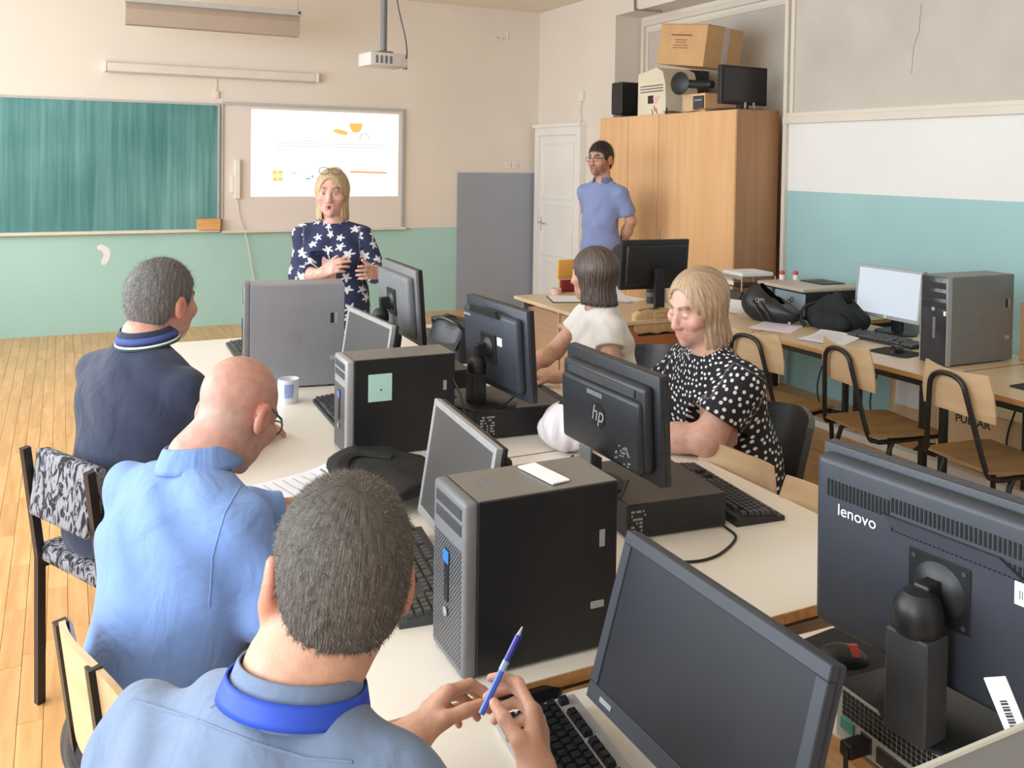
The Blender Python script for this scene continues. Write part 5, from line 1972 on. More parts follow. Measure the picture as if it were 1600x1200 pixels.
        for S_, E_, W_, t1, rr in sleeves:           # straight cut at the cuff
            S_, E_, W_ = (np.array(q, float) for q in (S_, E_, W_))
            if t1 <= 1:
                e, dr = S_ + (E_ - S_) * t1, nrm(E_ - S_)
            else:
                e, dr = E_ + (W_ - E_) * (t1 - 1), nrm(W_ - E_)

            def cuff(P, d, e=e, dr=dr):
                q = (P - e)
                ax_ = q @ dr
                rad = np.sqrt(np.maximum((q ** 2).sum(1) - ax_ ** 2, 0))
                return np.where((rad < .13) & (ax_ > -.02) & (ax_ < .16), np.maximum(d, ax_), d)
            fn.mods.append(cuff)
        o, V = s.part(name, fn, m, res)
        s.wrap(o, V, sleeves)
        return o, V


    def wrap(s, o, V, sleeves):
        """cloth coordinates in metres: round the torso or the sleeve, and along it"""
        def cyl(a, b, ref):
            u = nrm(b - a)
            f = nrm(ref - u * (ref @ u))
            r = np.cross(f, u)
            q = V - a
            h = q @ u
            x, y = q @ r, q @ f
            return np.sqrt(x * x + y * y), np.arctan2(x, y), h, np.linalg.norm(b - a)
        rad, th, h, _ = cyl(s.B, s.N, s.ax[1])
        uv = np.stack([th * .155, h - .9 * rad, np.zeros(len(V))], 1)
        for i, (S_, E_, W_, t1, rr) in enumerate(sleeves):
            S_, E_ = np.array(S_, float), np.array(E_, float)
            ra, ta, ha, L = cyl(S_, E_, s.ax[1])
            out = (V - S_) @ (s.ax[0] * (1 if i == 0 else -1))
            m = (ra < .10) & (ha > -.03) & ((out > -.01) | (ha > .12)) & (ra < rad * .62)
            uv[m] = np.stack([ta[m] * .07 + 2 + i, ha[m], np.zeros(m.sum())], 1)
        a = o.data.attributes.new('wrap', 'FLOAT_VECTOR', 'POINT')
        a.data.foreach_set('vector', uv.astype(np.float32).ravel())

    def legs_seated(s, m, knee_dir, spread=.09, foot_z=.0, belly=1.0, hip_z=None, shoe=None, lt=.42, name='trousers'):
        fn = Sdf()
        r = s.ax[0] * [1, 1, 0]
        r = nrm(r)
        kd = nrm(np.array([*knee_dir, 0]))
        ends = []
        for q in (-1, 1):
            H = s.B + r * q * spread - np.array([0, 0, .03])
            K = np.array([*(H[:2] + kd[:2] * lt + r[:2] * q * .03), s.B[2] - .02])
            F = np.array([*(K[:2] + kd[:2] * .03), .10])
            fn.cap(H, K, .088 * belly, .062, .04)
            fn.cap(K, F, .060, .046, .03)
            ends.append((F, kd))
        fn.ell(s.B - np.array([0, 0, .01]), (.178 * belly, .14 * belly, .12), s.ax, .05)
        s.part(name, fn, m, .010)
        for F, kd_ in ends:
            s.shoe(F, kd_, shoe)

    def shoe(s, F, kd, m=None):
        fn = Sdf()
        F = np.array([F[0], F[1], .045])
        fn.cap(F - kd * .05, F + kd * .13, .044, .04, .03)
        fn.cap(F, F + np.array([0, 0, .06]), .042, .04, .03)
        fn.mods.append(lambda P, d: np.maximum(d, (.004 - P[:, 2])))
        s.part('shoe', fn, m or M_LEATHER, .010)

    def short_hair(s, m, line, thick=.007, res=.004, jag=.002, name='hair', vol=(1, 1, 1), part_f=None):
        fn = Sdf()
        k = s.k
        fn.ell(s.h(0, -.012, .034), ((.077 + thick) * k * vol[0], (.096 + thick) * k * vol[1], (.086 + thick * 1.4) * k * vol[2]), s.R, .02)
        fn.ell(s.h(0, -.030, -.02), ((.066 + thick * .6) * k, (.066 + thick) * k, (.080) * k), s.R, .03)
        Hc = s.Hc.astype(np.float32)
        R = s.R.astype(np.float32)

        def cut(P, d):
            L = ((P - Hc) @ R.T) / k
            zl = np.interp(L[:, 1], [p[0] for p in line], [p[1] for p in line]).astype(np.float32)
            wob = jag * (np.sin(L[:, 0] * 420 + L[:, 1] * 300) + np.sin(L[:, 2] * 350 + L[:, 1] * 500))
            d = d + wob * .35 * k
            return np.maximum(d, (zl + wob - L[:, 2]) * .75 * k)
        fn.mods.append(cut)
        o, V = s.part(name, fn, m, res)
        s.comb(o, V, -.03)
        return o, V

    def bob_hair(s, m, bottom=-.12, back=-.13, face=(.060, .085, .10, .085, -.035), res=.0045, wid=1.0, ridges=34, sway=0.0, front_len=None):
        fn = Sdf()
        k = s.k
        fn.ell(s.h(0, -.014, .034), (.088 * k * wid, .110 * k, .096 * k), s.R, .02)
        fn.cap(s.h(0, -.012, .0), s.h(0, -.020, min(bottom, back)), .082 * k * wid, .088 * k * wid, .04)
        fx, fy, fz, cy_, cz_ = face
        fn.ell(s.h(0, cy_, cz_), (fx * k, fy * k, fz * k), s.R, .010, True)
        fn.cap(s.h(0, .05, cz_ - .02), s.h(0, .09, bottom - .1), fx * .85 * k, fx * .75 * k, .012, True)
        fn.cap(s.h(0, -.0, -.06), s.h(0, .01, -.26), .050 * k, .075 * k, .01, True)
        Hc, R = s.Hc.astype(np.float32), s.R.astype(np.float32)

        def cut(P, d):
            L = ((P - Hc) @ R.T) / k
            th = np.arctan2(L[:, 0], L[:, 1] + .01)
            rd = (.0016 * np.sin(th * ridges + 2.0 * np.sin(L[:, 2] * 18) + 3 * np.sin(th * 3)) + .0012 * np.sin(th * ridges * 2.3 + 1.7)) * np.clip(.9 - L[:, 2] * 6, .25, 1)
            d = d + rd * k
            zb = bottom + (back - bottom) * np.clip(.5 - L[:, 1] * 6, 0, 1) + .006 * np.sin(th * 23) + .004 * np.sin(th * 51)
            return np.maximum(d, (zb - L[:, 2]) * k)
        fn.mods.append(cut)
        o, V = s.part('hair', fn, m, res)
        s.comb(o, V, .02)
        return o, V

    def comb(s, o, V, y0):
        """hair direction: across (round the crown) and along the strand"""
        L = ((V - s.Hc) @ s.R.T) / s.k - np.array([0, y0, .03])
        th = np.arctan2(L[:, 0], L[:, 1])
        ph = np.arctan2(np.sqrt(L[:, 0] ** 2 + L[:, 1] ** 2), L[:, 2])
        uv = np.stack([np.cos(th), np.sin(th), ph * .12 + np.minimum(0, L[:, 2]) * -1.0], 1)
        a = o.data.attributes.new('strand', 'FLOAT_VECTOR', 'POINT')
        a.data.foreach_set('vector', uv.astype(np.float32).ravel())

    def ring(s, name, m, profile, tilt=0, n=40, parent=None, open_front=0.0, off=(0, 0, 0), sq=1.0):
        """band swept round the neck; profile = [(radius, height)]"""
        u, f, r = s.ax[2], s.ax[1], s.ax[0]
        ct, st = math.cos(tilt), math.sin(tilt)
        f2, u2 = f * ct - u * st, u * ct + f * st
        c0 = s.N + r * off[0] + f * off[1] + u * off[2]

        def g(a, v):
            i = v * (len(profile) - 1)
            j = min(int(i), len(profile) - 2)
            t = i - j
            rr = profile[j][0] * (1 - t) + profile[j + 1][0] * t
            zz = profile[j][1] * (1 - t) + profile[j + 1][1] * t
            ang = PI / 2 + open_front + (2 * PI - 2 * open_front) * a
            return Vector(c0 + (r * math.cos(ang) * rr + f2 * math.sin(ang) * rr * sq) + u2 * zz - s.o)
        m_ = MB().quadgrid(g, n, len(profile) * 2 - 1, open_front == 0)
        bmesh.ops.recalc_face_normals(m_.bm, faces=m_.bm.faces)
        bmesh.ops.solidify(m_.bm, geom=list(m_.bm.faces), thickness=.0025)
        return m_.build(name, m, parent or s.root, 'all')

    def glasses(s, m, w=.031, rx=.024, rz=.017, y=.106, z=.002, arms=True):
        t = bpy.data.objects.new('glasses', None)
        COL.objects.link(t)
        t.parent = s.root
        q = lambda x, yy, zz: Vector(s.h(x, yy, zz) - s.o)
        for sx in (-1, 1):
            MB().tube([q(sx * w + rx * math.cos(a), y - .006 * abs(math.cos(a)) ** 2, z + rz * math.sin(a)) for a in [2 * PI * i / 20 for i in range(20)]], .0016 * s.k, 6, True).build('rim', m, t, True)
            if arms:
                MB().tube([q(sx * (w + rx), y - .008, z + .006), q(sx * .078, .06, z + .012), q(sx * .084, -.005, z + .02), q(sx * .083, -.03, z - .012)], .0027 * s.k, 6).build('temple_arm', m, t, True)
        MB().tube([q(-.009, y + .002, z + .004), q(0, y + .005, z + .007), q(.009, y + .002, z + .004)], .0016 * s.k, 6).build('bridge', m, t, True)
        return t


def cloth(name, col, var=.06, rough=.85, bump=.10, bscale=420, scale=14):
    if name in MATS:
        return MATS[name]
    m = mat(name, col, rough, var=var, scale=scale, bump=bump, bscale=bscale, sheen=.15)
    nt = m.node_tree
    n = nt.nodes
    fine = [q for q in n if q.type == 'BUMP'][0]
    tc = [q for q in n if q.type == 'TEX_COORD'][0]
    w = n.new('ShaderNodeTexNoise')              # soft creases
    w.inputs['Scale'].default_value = 6
    w.inputs['Detail'].default_value = 3
    w.inputs['Roughness'].default_value = .45
    w.inputs['Distortion'].default_value = 1.6
    nt.links.new(tc.outputs['Object'], w.inputs['Vector'])
    b2 = n.new('ShaderNodeBump')
    b2.inputs['Strength'].default_value = .5
    b2.inputs['Distance'].default_value = .03
    nt.links.new(w.outputs['Fac'], b2.inputs['Height'])
    nt.links.new(b2.outputs[0], fine.inputs['Normal'])
    return m


def hair_mat(name, c1, c2, sc=(60, 60, 4), rough=.45, nscale=3.0, tips=False):
    m = bpy.data.materials.new(name)
    m.use_nodes = True
    nt = m.node_tree
    b = nt.nodes['Principled BSDF']
    b.inputs['Roughness'].default_value = rough
    tc = nt.nodes.new('ShaderNodeTexCoord')
    mp = nt.nodes.new('ShaderNodeMapping')
    at = nt.nodes.new('ShaderNodeAttribute')
    at.attribute_name = 'strand'
    mp.inputs['Scale'].default_value = sc if tips else (9, 9, 4)
    nz = nt.nodes.new('ShaderNodeTexNoise')
    nz.inputs['Scale'].default_value = nscale
    nz.inputs['Detail'].default_value = 4
    nz.inputs['Distortion'].default_value = .5
    rp = nt.nodes.new('ShaderNodeValToRGB')
    rp.color_ramp.elements[0].position = .32
    rp.color_ramp.elements[0].color = (*c1, 1)
    rp.color_ramp.elements[1].position = .68
    rp.color_ramp.elements[1].color = (*c2, 1)
    nt.links.new(tc.outputs['Object'] if tips else at.outputs['Vector'], mp.inputs[0])
    nt.links.new(mp.outputs[0], nz.inputs['Vector'])
    nt.links.new(nz.outputs['Fac'], rp.inputs[0])
    nt.links.new(rp.outputs[0], b.inputs['Base Color'])
    bp = nt.nodes.new('ShaderNodeBump')
    bp.inputs['Strength'].default_value = .5
    bp.inputs['Distance'].default_value = .006
    nt.links.new(nz.outputs['Fac'], bp.inputs['Height'])
    nt.links.new(bp.outputs[0], b.inputs['Normal'])
    return m


def strands(person, hair_obj, m, n, length, lay=.5, seed=1, crown=(0, -.05, .12)):
    """many short hair tips standing off the hair surface"""
    me = hair_obj.data
    co = np.empty(len(me.vertices) * 3, dtype=np.float32)
    no = np.empty(len(me.vertices) * 3, dtype=np.float32)
    me.vertices.foreach_get('co', co)
    me.vertex_normals.foreach_get('vector', no)
    co, no = co.reshape(-1, 3), no.reshape(-1, 3)
    rng = np.random.default_rng(seed)
    i = rng.integers(0, len(co), n)
    c, nn = co[i] + rng.normal(0, .0015, (n, 3)), no[i]
    cw = person.h(*crown) - person.o
    fl = c - cw
    fl -= nn * (fl * nn).sum(1)[:, None]
    fl /= np.linalg.norm(fl, axis=1)[:, None] + 1e-6
    d = nn * (1 - lay) + fl * lay + rng.normal(0, .25, (n, 3))
    d /= np.linalg.norm(d, axis=1)[:, None]
    w = np.cross(d, nn)
    w /= np.linalg.norm(w, axis=1)[:, None] + 1e-6
    L = length * rng.uniform(.6, 1.3, n)[:, None]
    V = np.empty((n, 3, 3))
    V[:, 0] = c - w * .0005 - nn * .001
    V[:, 1] = c + w * .0005 - nn * .001
    V[:, 2] = c + d * L
    m2 = bpy.data.meshes.new('hair_tips')
    m2.from_pydata(V.reshape(-1, 3).tolist(), [], np.arange(3 * n).reshape(-1, 3).tolist())
    o = link_mesh('hair_tips', m2, m, hair_obj)
    return stuff(o)


def seam_on(person, obj, pix, name, m, r=.0016):
    """stitching laid on a garment where the photograph shows it"""
    from mathutils.bvhtree import BVHTree
    me = obj.data
    bv = BVHTree.FromPolygons([v.co + Vector(person.o) for v in me.vertices], [tuple(p.vertices) for p in me.polygons])
    pts = []
    for (x0, y0), (x1, y1) in zip(pix[:-1], pix[1:]):
        for k in range(8):
            h = bv.ray_cast(CAMP, ray(x0 + (x1 - x0) * k / 8, y0 + (y1 - y0) * k / 8).normalized())
            if h[0] is not None:
                pts.append(h[0] - Vector(person.o) + h[1] * .0004)
    if len(pts) > 3:
        return MB().tube(pts, r, 6).build(name, m, obj, True)

FAIR = (.62, .36, .26)
ROSY = (.64, .34, .26)
LINE_M = [(-.13, -.088), (-.085, -.082), (-.06, -.07), (-.035, -.035), (-.02, .012), (0, .024), (.012, .012), (.022, -.012), (.034, .0), (.05, .045), (.07, .058), (.1, .066), (.13, .07)]

# --- man with the blue lanyard, seen from behind
P1 = Person('man in grey blue shirt with blue lanyard, holding a pen', (.02, .88, 0), FAIR, .925, (.289, 1.026, 1.212), 84, 4, 9, res=.0042)
P1.head(fat=1.05)
N1 = (.240, .998, 1.122)
P1.neck(N1, .064)
P1.torso((.0, .85, .53), (.095, 1.185, .985), (.300, .885, 1.040), 1.05, 1.12)
P1.torso_prims(P1.body, -.012)
Sr, Re, Rw = P1.Sr, np.array([.465, .950, .825]), np.array([.606, 1.112, .812])
Sl, Le, Lw = P1.Sl, np.array([.300, 1.340, .800]), np.array([.468, 1.275, .815])
P1.arm(P1.body, Sr, Re, Rw)
P1.arm(P1.body, Sl, Le, Lw)
wr_ = P1.hand(Rw, (.28, .62, .52), (.80, -.50, .30), -1, (.55, .75, .90, .98), .6, 1.0)
pinch = (Vector(P1.tips[0]) + Vector(P1.tips[1])) / 2
wl_ = P1.hand(Lw, (.62, .42, .22), (-.25, .60, .75), 1, (.62, .66, .68, .7), .35, 1.0)
P1.finish_body(.0038)
M_SH1 = cloth('grey_blue_shirt', s2l(112, 130, 160), .05)
RS = (.047, .052, .05, .04)
so1, _ = P1.garment('shirt', M_SH1, .012, [(Sr, Re, Rw, .82, RS), (Sl, Le, Lw, .82, RS)], .08, .0055, (42, 7, .0055), open_r=.062)
P1.ring('collar', M_SH1, [(.077, -.032), (.074, -.006), (.070, .010), (.068, .013)], R(-12), open_front=.35, off=(0, -.004, 0))
P1.ring('lanyard', mat('royal_blue_ribbon', s2l(36, 76, 196), .55, var=.05, scale=40), [(.0855, -.024), (.0815, -.011), (.0780, .000)], R(-12), open_front=.5, off=(0, -.005, -.002))
seam_on(P1, so1, [(205, 1094), (300, 1122), (400, 1162), (480, 1186), (560, 1192)], 'yoke_seam', M_SH1)
seam_on(P1, so1, [(330, 1105), (390, 1065), (400, 1040)], 'shoulder_seam', M_SH1)
P1.legs_seated(cloth('dark_jeans', s2l(44, 50, 66), .1), (.82, .57), shoe=M_LEATHER)
HM1 = hair_mat('grey_brown_hair', s2l(46, 42, 39), s2l(104, 97, 90), (40, 40, 18), .6, 5)
ho, _ = P1.short_hair(HM1, [(y, z + (.03 if y < -.03 else 0)) for y, z in LINE_M], .008, .004, .0022)
strands(P1, ho, hair_mat('grey_brown_tips', s2l(50, 45, 42), s2l(124, 116, 108), (30, 30, 30), .6, 5, True), 15000, .0065, .72, 2)
# pen in his fingers
pv = pinch
pe = thing('pen', 'blue ballpoint pen held in the fingers of the lanyard man', 'pen', pv)
dv = (CR * 40 + CU * 72 + CF * 25).normalized()
MB().tube([-dv * .035, dv * .03], .0052, 8).build('barrel', mat('bright_blue_plastic', s2l(70, 110, 220), .3), pe, True)
MB().tube([dv * .03, dv * .045], .0056, 8).build('ring', mat('pale_blue_grip', s2l(150, 180, 220), .3), pe, True)
MB().tube([dv * .045, dv * .085], [.005, .0046], 8).build('upper_barrel', mat('indigo_plastic', s2l(60, 60, 170), .25), pe, True)
MB().tube([dv * .085, dv * .098], [.0035, .0012], 8).build('tip', M_SILVER, pe, True)
MB().tube([dv * .05 + Vector((.006, 0, 0)), dv * .085 + Vector((.007, 0, 0))], .0015, 6).build('clip', MATS['indigo_plastic'], pe, True)

# --- bald man in the light blue shirt
P2 = Person('bald man in light blue shirt and dark glasses, reading', (.15, 1.95, 0), (.56, .315, .255), 1.03, (.362, 2.146, 1.112), 38, 33, 0)
P2.head(eyes='closed', fat=1.04)
P2.neck((.276, 2.112, 1.026), .062)
P2.torso((.15, 1.95, .53), (.150, 2.290, .925), (.340, 1.935, .940), 1.05, 1.1)
P2.torso_prims(P2.body, -.012)
Sr, Re, Rw = P2.Sr, (.395, 1.865, .765), (.565, 2.05, .765)
Sl, Le, Lw = P2.Sl, (.33, 2.40, .770), (.555, 2.42, .757)
P2.arm(P2.body, Sr, Re, Rw)
P2.arm(P2.body, Sl, Le, Lw)
P2.hand(Rw, (.7, .6, -.05), (.1, 0, 1), -1, (.25, .3, .35, .4), .3)
P2.hand(Lw, (.95, .2, -.02), (0, .1, 1), 1, (.2, .25, .3, .3), .3)
P2.spots.append((P2.h(-.04, -.085, .03), .0035, (.1, .05, .04), 1))
for k_ in range(14):
    a = k_ / 13 * 2 - 1
    P2.spots.append((P2.h(a * .07, -.085 + .05 * a * a, -.035), .025, np.array([.50, .33, .28]), .35))
P2.finish_body(.0045)
M_SH2 = cloth('light_blue_shirt', s2l(116, 148, 206), .04)
LS = (.047, .048, .046, .038)
so2, _ = P2.garment('shirt', M_SH2, .013, [(Sr, Re, Rw, 1.85, LS), (Sl, Le, Lw, 1.85, LS)], -.06, .0058, (40, 6, .006), open_r=.062)
P2.ring('collar', M_SH2, [(.096, -.034), (.090, -.012), (.079, .012), (.074, .018), (.072, .012), (.074, -.01)], R(-16), open_front=.3, off=(0, -.004, .012))
seam_on(P2, so2, [(384, 745), (352, 800), (332, 870), (326, 960)], 'sleeve_seam', M_SH2)
P2.legs_seated(cloth('black_trousers', s2l(28, 28, 32), .1), (.87, .5), shoe=M_LEATHER)
P2.glasses(mat('teal_black_frame', s2l(26, 40, 44), .3), rx=.025, rz=.017)

# --- man in the navy polo
P3 = Person('man with grey hair in navy polo with striped collar', (.18, 3.06, 0), ROSY, 1.06, (.292, 3.134, 1.225), 38, 4, 0)
P3.head(fat=1.08)
P3.neck((.240, 3.100, 1.126), .064)
P3.torso((.18, 3.06, .53), (.110, 3.310, .990), (.345, 2.925, .995), 1.08, 1.2, 1.1)
P3.torso_prims(P3.body, -.012)
Sr, Re, Rw = P3.Sr, (.43, 2.93, .77), (.58, 3.12, .765)
Sl, Le, Lw = P3.Sl, (.31, 3.42, .77), (.53, 3.40, .757)
P3.arm(P3.body, Sr, Re, Rw)
P3.arm(P3.body, Sl, Le, Lw)
P3.hand(Rw, (.7, .6, -.05), (.1, 0, 1), -1, (.3, .35, .4, .4), .3)
P3.hand(Lw, (.95, .1, -.02), (0, .1, 1), 1, (.3, .3, .3, .3), .3)
P3.finish_body(.005)
M_SH3 = cloth('navy_polo', s2l(40, 48, 72), .08, .9)
P3.garment('polo_shirt', M_SH3, .014, [(Sr, Re, Rw, .85, RS), (Sl, Le, Lw, .85, RS)], .04, .006, (38, 6, .0045), open_r=.064)
cl = P3.ring('collar', M_SH3, [(.097, -.034), (.092, -.012), (.082, .012), (.078, .018), (.076, .0)], R(-14), open_front=.3, off=(0, 0, .014))
P3.ring('white_stripe', M_PAPER, [(.0982, -.029), (.0970, -.023)], R(-14), open_front=.3, parent=cl, off=(0, 0, .014))
P3.ring('blue_stripe', mat('collar_blue', s2l(66, 84, 150), .8), [(.0955, -.016), (.0885, .001)], R(-14), open_front=.3, parent=cl, off=(0, 0, .014))
P3.ring('green_stripe', mat('collar_green', s2l(40, 74, 70), .8), [(.0990, -.036), (.0986, -.031)], R(-14), open_front=.3, parent=cl, off=(0, 0, .014))
P3.legs_seated(cloth('dark_jeans', s2l(44, 50, 66), .1), (.87, .5), shoe=M_LEATHER)
HM3 = hair_mat('iron_grey_hair', s2l(60, 58, 60), s2l(128, 124, 122), (46, 46, 16), .55, 4)


def tuft(fn):
    for x, y, z in ((.02, .085, .10), (.045, .08, .095), (-.01, .08, .108), (.0, .03, .122), (.03, .0, .12)):
        fn.ell(P3.h(x, y, z), (.03, .035, .018), P3.R, .02)


ho, _ = P3.short_hair(HM3, LINE_M, .012, .0045, .0035, vol=(1, 1, 1.03), part_f=None)
strands(P3, ho, hair_mat('iron_grey_tips', s2l(70, 66, 66), s2l(150, 146, 142), (30, 30, 30), .6, 5, True), 6000, .02, .7, 3, (.03, .02, .12))

# --- woman in the white blouse
P4 = Person('dark haired woman in white short sleeved blouse, facing away', (2.34, 3.56, 0), FAIR, 1.02, (2.175, 3.535, 1.19), 118, 4, 0, True)
P4.head()
P4.neck((2.195, 3.52, 1.05), .05)
P4.torso((2.32, 3.56, .50), (2.155, 3.365, .985), (2.225, 3.685, .985), .98, 1.05)
P4.torso_prims(P4.body, -.012)
Sr, Re, Rw = P4.Sr, (2.11, 3.77, .80), (1.93, 3.66, .765)
Sl, Le, Lw = P4.Sl, (2.105, 3.27, .79), (1.915, 3.44, .765)
AR = (.045, .041, .038, .026)
P4.arm(P4.body, Sr, Re, Rw, r=AR)
P4.arm(P4.body, Sl, Le, Lw, r=AR)
P4.hand(Rw, (-1, .1, -.05), (0, 0, 1), 1, (.3, .35, .4, .45), .3, .92)
P4.hand(Lw, (-.85, .45, -.02), (0, 0, 1), -1, (.3, .35, .4, .45), .3, .92)
P4.finish_body(.005)
M_SH4 = cloth('white_blouse', s2l(232, 228, 224), .03, .8)
WS = (.047, .056, .05, .04)
P4.garment('blouse', M_SH4, .012, [(Sr, Re, Rw, .45, WS), (Sl, Le, Lw, .45, WS)], .08, .006, (50, 7, .004), True, .062)
P4.ring('lanyard', M_BLACK, [(.080, -.010), (.076, .004)], R(20), open_front=.2, off=(0, .01, -.01))
P4.legs_seated(cloth('black_trousers', s2l(28, 28, 32), .1), (-1, .1), shoe=M_LEATHER)
P4.bob_hair(hair_mat('dark_brown_hair', s2l(52, 40, 36), s2l(104, 88, 80), (70, 70, 5), .4), -.12, -.135, wid=.95)

# --- woman in the polka dot blouse
P5 = Person('blonde woman in black polka dot blouse, looking down', (2.27, 2.58, 0), (.68, .40, .32), 1.06, (1.992, 2.545, 1.205), 186, 16, -4, True, .0042)
P5.head(eyes='closed', brow=(.22, .13, .08), fat=1.06)
P5.neck((2.035, 2.54, 1.055), .052)
P5.torso((2.20, 2.58, .50), (2.045, 2.365, .985), (2.075, 2.715, .985), 1.12, 1.35, 1.15)
P5.torso_prims(P5.body, -.012)
Sr, Re, Rw = P5.Sr, (1.96, 2.80, .79), (1.80, 2.66, .765)
Sl, Le, Lw = P5.Sl, (1.925, 2.395, .785), (1.775, 2.57, .765)
BR = (.050, .056, .046, .028)
P5.arm(P5.body, Sr, Re, Rw, r=BR)
P5.arm(P5.body, Sl, Le, Lw, r=BR)
P5.hand(Rw, (-.9, -.2, -.05), (0, 0, 1), 1, (.3, .4, .5, .5), .4, .95)
P5.hand(Lw, (-.8, .45, -.05), (0, 0, 1), -1, (.3, .4, .5, .5), .4, .95)
P5.finish_body(.0042)


def dots_mat(name, base, dot, scale, r0, star=False):
    m = bpy.data.materials.new(name)
    m.use_nodes = True
    nt = m.node_tree
    b = nt.nodes['Principled BSDF']
    b.inputs['Roughness'].default_value = .8
    at0 = nt.nodes.new('ShaderNodeAttribute')
    at0.attribute_name = 'wrap'
    vec = at0.outputs['Vector']
    if star:                                     # ragged petals
        nz = nt.nodes.new('ShaderNodeTexNoise')
        nz.inputs['Scale'].default_value = 55
        nz.inputs['Detail'].default_value = 1
        nt.links.new(vec, nz.inputs['Vector'])
        sc_ = nt.nodes.new('ShaderNodeVectorMath')
        sc_.operation = 'MULTIPLY_ADD'
        sc_.inputs[1].default_value = (.018, .018, 0)
        nt.links.new(nz.outputs['Color'], sc_.inputs[0])
        nt.links.new(vec, sc_.inputs[2])
        vec = sc_.outputs[0]
    vo = nt.nodes.new('ShaderNodeTexVoronoi')
    vo.voronoi_dimensions = '2D'
    vo.inputs['Scale'].default_value = scale
    vo.inputs['Randomness'].default_value = .6
    nt.links.new(vec, vo.inputs['Vector'])
    src = vo.outputs['Distance']
    if star:
        sub = nt.nodes.new('ShaderNodeVectorMath')
        sub.operation = 'SUBTRACT'
        nt.links.new(vec, sub.inputs[0])
        nt.links.new(vo.outputs['Position'], sub.inputs[1])
        sx = nt.nodes.new('ShaderNodeSeparateXYZ')
        nt.links.new(sub.outputs[0], sx.inputs[0])
        at = nt.nodes.new('ShaderNodeMath')
        at.operation = 'ARCTAN2'
        nt.links.new(sx.outputs['Y'], at.inputs[0])
        nt.links.new(sx.outputs['X'], at.inputs[1])
        mu = nt.nodes.new('ShaderNodeMath')
        mu.operation = 'MULTIPLY'
        mu.inputs[1].default_value = 5
        nt.links.new(at.outputs[0], mu.inputs[0])
        sn = nt.nodes.new('ShaderNodeMath')
        sn.operation = 'SINE'
        nt.links.new(mu.outputs[0], sn.inputs[0])
        ma = nt.nodes.new('ShaderNodeMath')
        ma.operation = 'MULTIPLY_ADD'
        ma.inputs[1].default_value = .10
        nt.links.new(sn.outputs[0], ma.inputs[0])
        nt.links.new(src, ma.inputs[2])
        src = ma.outputs[0]
    rp = nt.nodes.new('ShaderNodeValToRGB')
    rp.color_ramp.elements[0].position = r0
    rp.color_ramp.elements[0].color = (*dot, 1)
    rp.color_ramp.elements[1].position = r0 + .05
    rp.color_ramp.elements[1].color = (*base, 1)
    nt.links.new(src, rp.inputs[0])
    nt.links.new(rp.outputs[0], b.inputs['Base Color'])
    return m


M_SH5 = dots_mat('polka_dot_cloth', s2l(22, 22, 34), s2l(230, 228, 226), 37, .21)
BS = (.052, .070, .06, .05)
P5.garment('blouse', M_SH5, .014, [(Sr, Re, Rw, .66, BS), (Sl, Le, Lw, .66, BS)], .08, .006, (36, 6, .003), True, .06)
P5.legs_seated(cloth('black_trousers', s2l(28, 28, 32), .1), (-1, .05), belly=1.15, shoe=M_LEATHER)
P5.bob_hair(hair_mat('blonde_hair', s2l(142, 110, 88), s2l(208, 180, 148), (70, 70, 5), .4), -.135, -.130, (.064, .092, .116, .098, -.030), wid=.97)

# --- the presenter
P6 = Person('blonde woman presenter in navy floral dress, hands raised', (1.47, 5.32, 0), (.66, .39, .32), 1.16, (1.437, 5.31, 1.497), 247, 2, 0, True)
P6.head(mouth=.7, brow=(.3, .2, .14))
P6.neck((1.45, 5.31, 1.325), .05)
P6.torso((1.47, 5.32, .85), (1.605, 5.245, 1.255), (1.285, 5.375, 1.255), 1.05, 1.0)
P6.torso_prims(P6.body, -.012)
Sr, Re, Rw = P6.Sr, (1.255, 5.33, 1.01), (1.325, 5.12, 1.045)
Sl, Le, Lw = P6.Sl, (1.675, 5.17, 1.03), (1.60, 4.985, 1.055)
P6.arm(P6.body, Sr, Re, Rw, r=AR)
P6.arm(P6.body, Sl, Le, Lw, r=AR)
P6.hand(Rw, (.45, -.6, .35), (-.90, -.2, .1), -1, (.35, .4, .5, .55), .1, 1.05)
P6.hand(Lw, (-.45, -.7, .10), (.80, -.5, .1), 1, (.35, .4, .5, .55), .1, 1.05)
P6.finish_body(.0048)
M_SH6 = dots_mat('navy_floral_cloth', s2l(38, 44, 78), s2l(222, 220, 224), 10.5, .22, True)


def skirt(fn):
    fn.cap(np.array([1.47, 5.32, .86]), np.array([1.48, 5.33, .52]), .19, .22, .06)


DS = (.046, .048, .046, .042)
P6.garment('dress', M_SH6, .013, [(Sr, Re, Rw, 1.55, DS), (Sl, Le, Lw, 1.55, DS)], .36, .0065, (34, 5, .003), True, .062, skirt)
fn = Sdf()
for q in (-1, 1):
    fn.cap(np.array([1.48 + q * .085, 5.33 - q * .02, .55]), np.array([1.49 + q * .09, 5.33 - q * .02, .08]), .06, .036, .01)
P6.part('stockings', fn, cloth('dark_stockings', s2l(40, 36, 40), .1), .01)
for q in (-1, 1):
    P6.shoe(np.array([1.49 + q * .09, 5.33 - q * .02, .05]), nrm((-.25, -.95, 0)))
P6.bob_hair(hair_mat('honey_blonde_hair', s2l(152, 122, 92), s2l(214, 188, 150), (70, 70, 5), .4), -.135, -.135, (.058, .088, .114, .096, -.034), wid=.96)
P6.glasses(mat('dark_spectacle_frame', s2l(60, 56, 60), .3), y=.072, z=.116, rx=.026, rz=.018, arms=False)
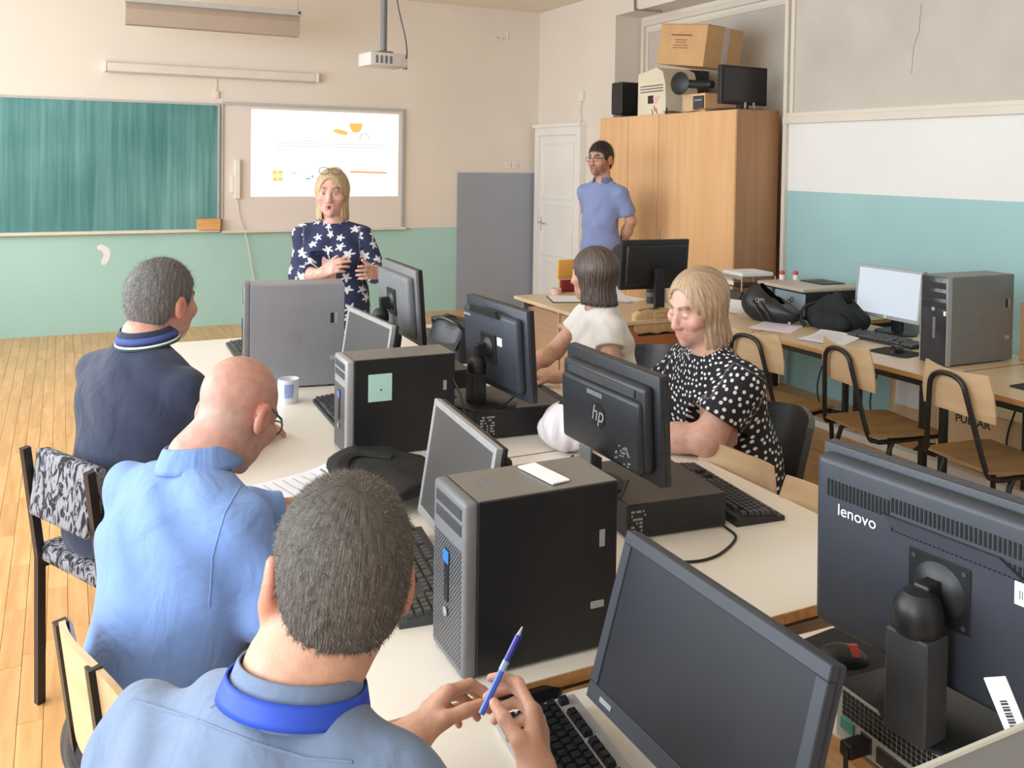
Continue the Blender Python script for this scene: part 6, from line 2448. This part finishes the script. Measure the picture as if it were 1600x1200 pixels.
MB().tube([Vector(np.array(Rw) + .031 * (np.array([.7, .5, .5]) * math.cos(a) / 1 + np.array([-.2, -.5, .8]) * math.sin(a)) - P6.o) for a in [2 * PI * i / 18 for i in range(18)]], .003, 6, True).build('bracelet', mat('gold', (.7, .45, .15), .3, .9), P6.root, True)

# --- the man standing by the cupboard
P7 = Person('standing man in blue polo with glasses and beard', (4.04, 6.48, 0), FAIR, 1.13, (4.036, 6.487, 1.728), 201, 2, 0)
P7.head(beard=np.array([.22, .12, .09]), brow=(.05, .03, .02))
P7.neck((4.055, 6.475, 1.555), .055)
P7.torso((4.05, 6.48, 1.0), (4.130, 6.315, 1.462), (3.985, 6.645, 1.462), .98, 1.0)
P7.torso_prims(P7.body, -.012)
Sl, Le, Lw = P7.Sl, (4.225, 6.295, 1.22), (4.215, 6.41, 1.03)
Sr, Re, Rw = P7.Sr, (4.10, 6.76, 1.22), (4.215, 6.60, 1.03)
P7.arm(P7.body, Sl, Le, Lw)
P7.arm(P7.body, Sr, Re, Rw)
P7.hand(Lw, (-.1, .6, -.6), (.9, .2, 0), 1, (.4, .4, .5, .5), .3)
P7.hand(Rw, (.0, -.6, -.6), (.9, -.1, 0), -1, (.4, .4, .5, .5), .3)
P7.finish_body(.0055)
M_SH7 = cloth('periwinkle_polo', s2l(134, 148, 196), .05)
P7.garment('polo_shirt', M_SH7, .013, [(Sr, Re, Rw, .78, RS), (Sl, Le, Lw, .78, RS)], .07, .0065, (34, 5, .0035), open_r=.06)
P7.ring('collar', cloth('polo_collar', s2l(110, 122, 160), .05), [(.092, -.034), (.087, -.010), (.080, .012), (.077, .016), (.075, .0)], R(-4), open_front=.45, off=(0, .0, .006))
fn = Sdf()
for q in (-1, 1):
    H = P7.B + P7.ax[0] * q * .09
    fn.cap(H, np.array([H[0], H[1], .52]), .09, .068, .03)
    fn.cap(np.array([H[0], H[1], .52]), np.array([H[0], H[1], .07]), .066, .058, .02)
    P7.shoe(np.array([H[0], H[1], .05]), nrm((-.9, -.4, 0)))
fn.ell(P7.B, (.17, .125, .12), P7.ax, .05)
P7.part('trousers', fn, cloth('grey_jeans', s2l(92, 98, 112), .1), .009)
ho, _ = P7.short_hair(hair_mat('black_brown_hair', s2l(24, 20, 18), s2l(58, 48, 42), (50, 50, 16), .5, 4), LINE_M, .009, .005, .003, vol=(.97, 1, 1.05))
strands(P7, ho, hair_mat('black_brown_tips', s2l(24, 20, 18), s2l(58, 48, 42), (30, 30, 30), .5, 5, True), 3500, .02, .4, 7, (0, -.06, .1))
P7.glasses(mat('dark_spectacle_frame', s2l(60, 56, 60), .3))
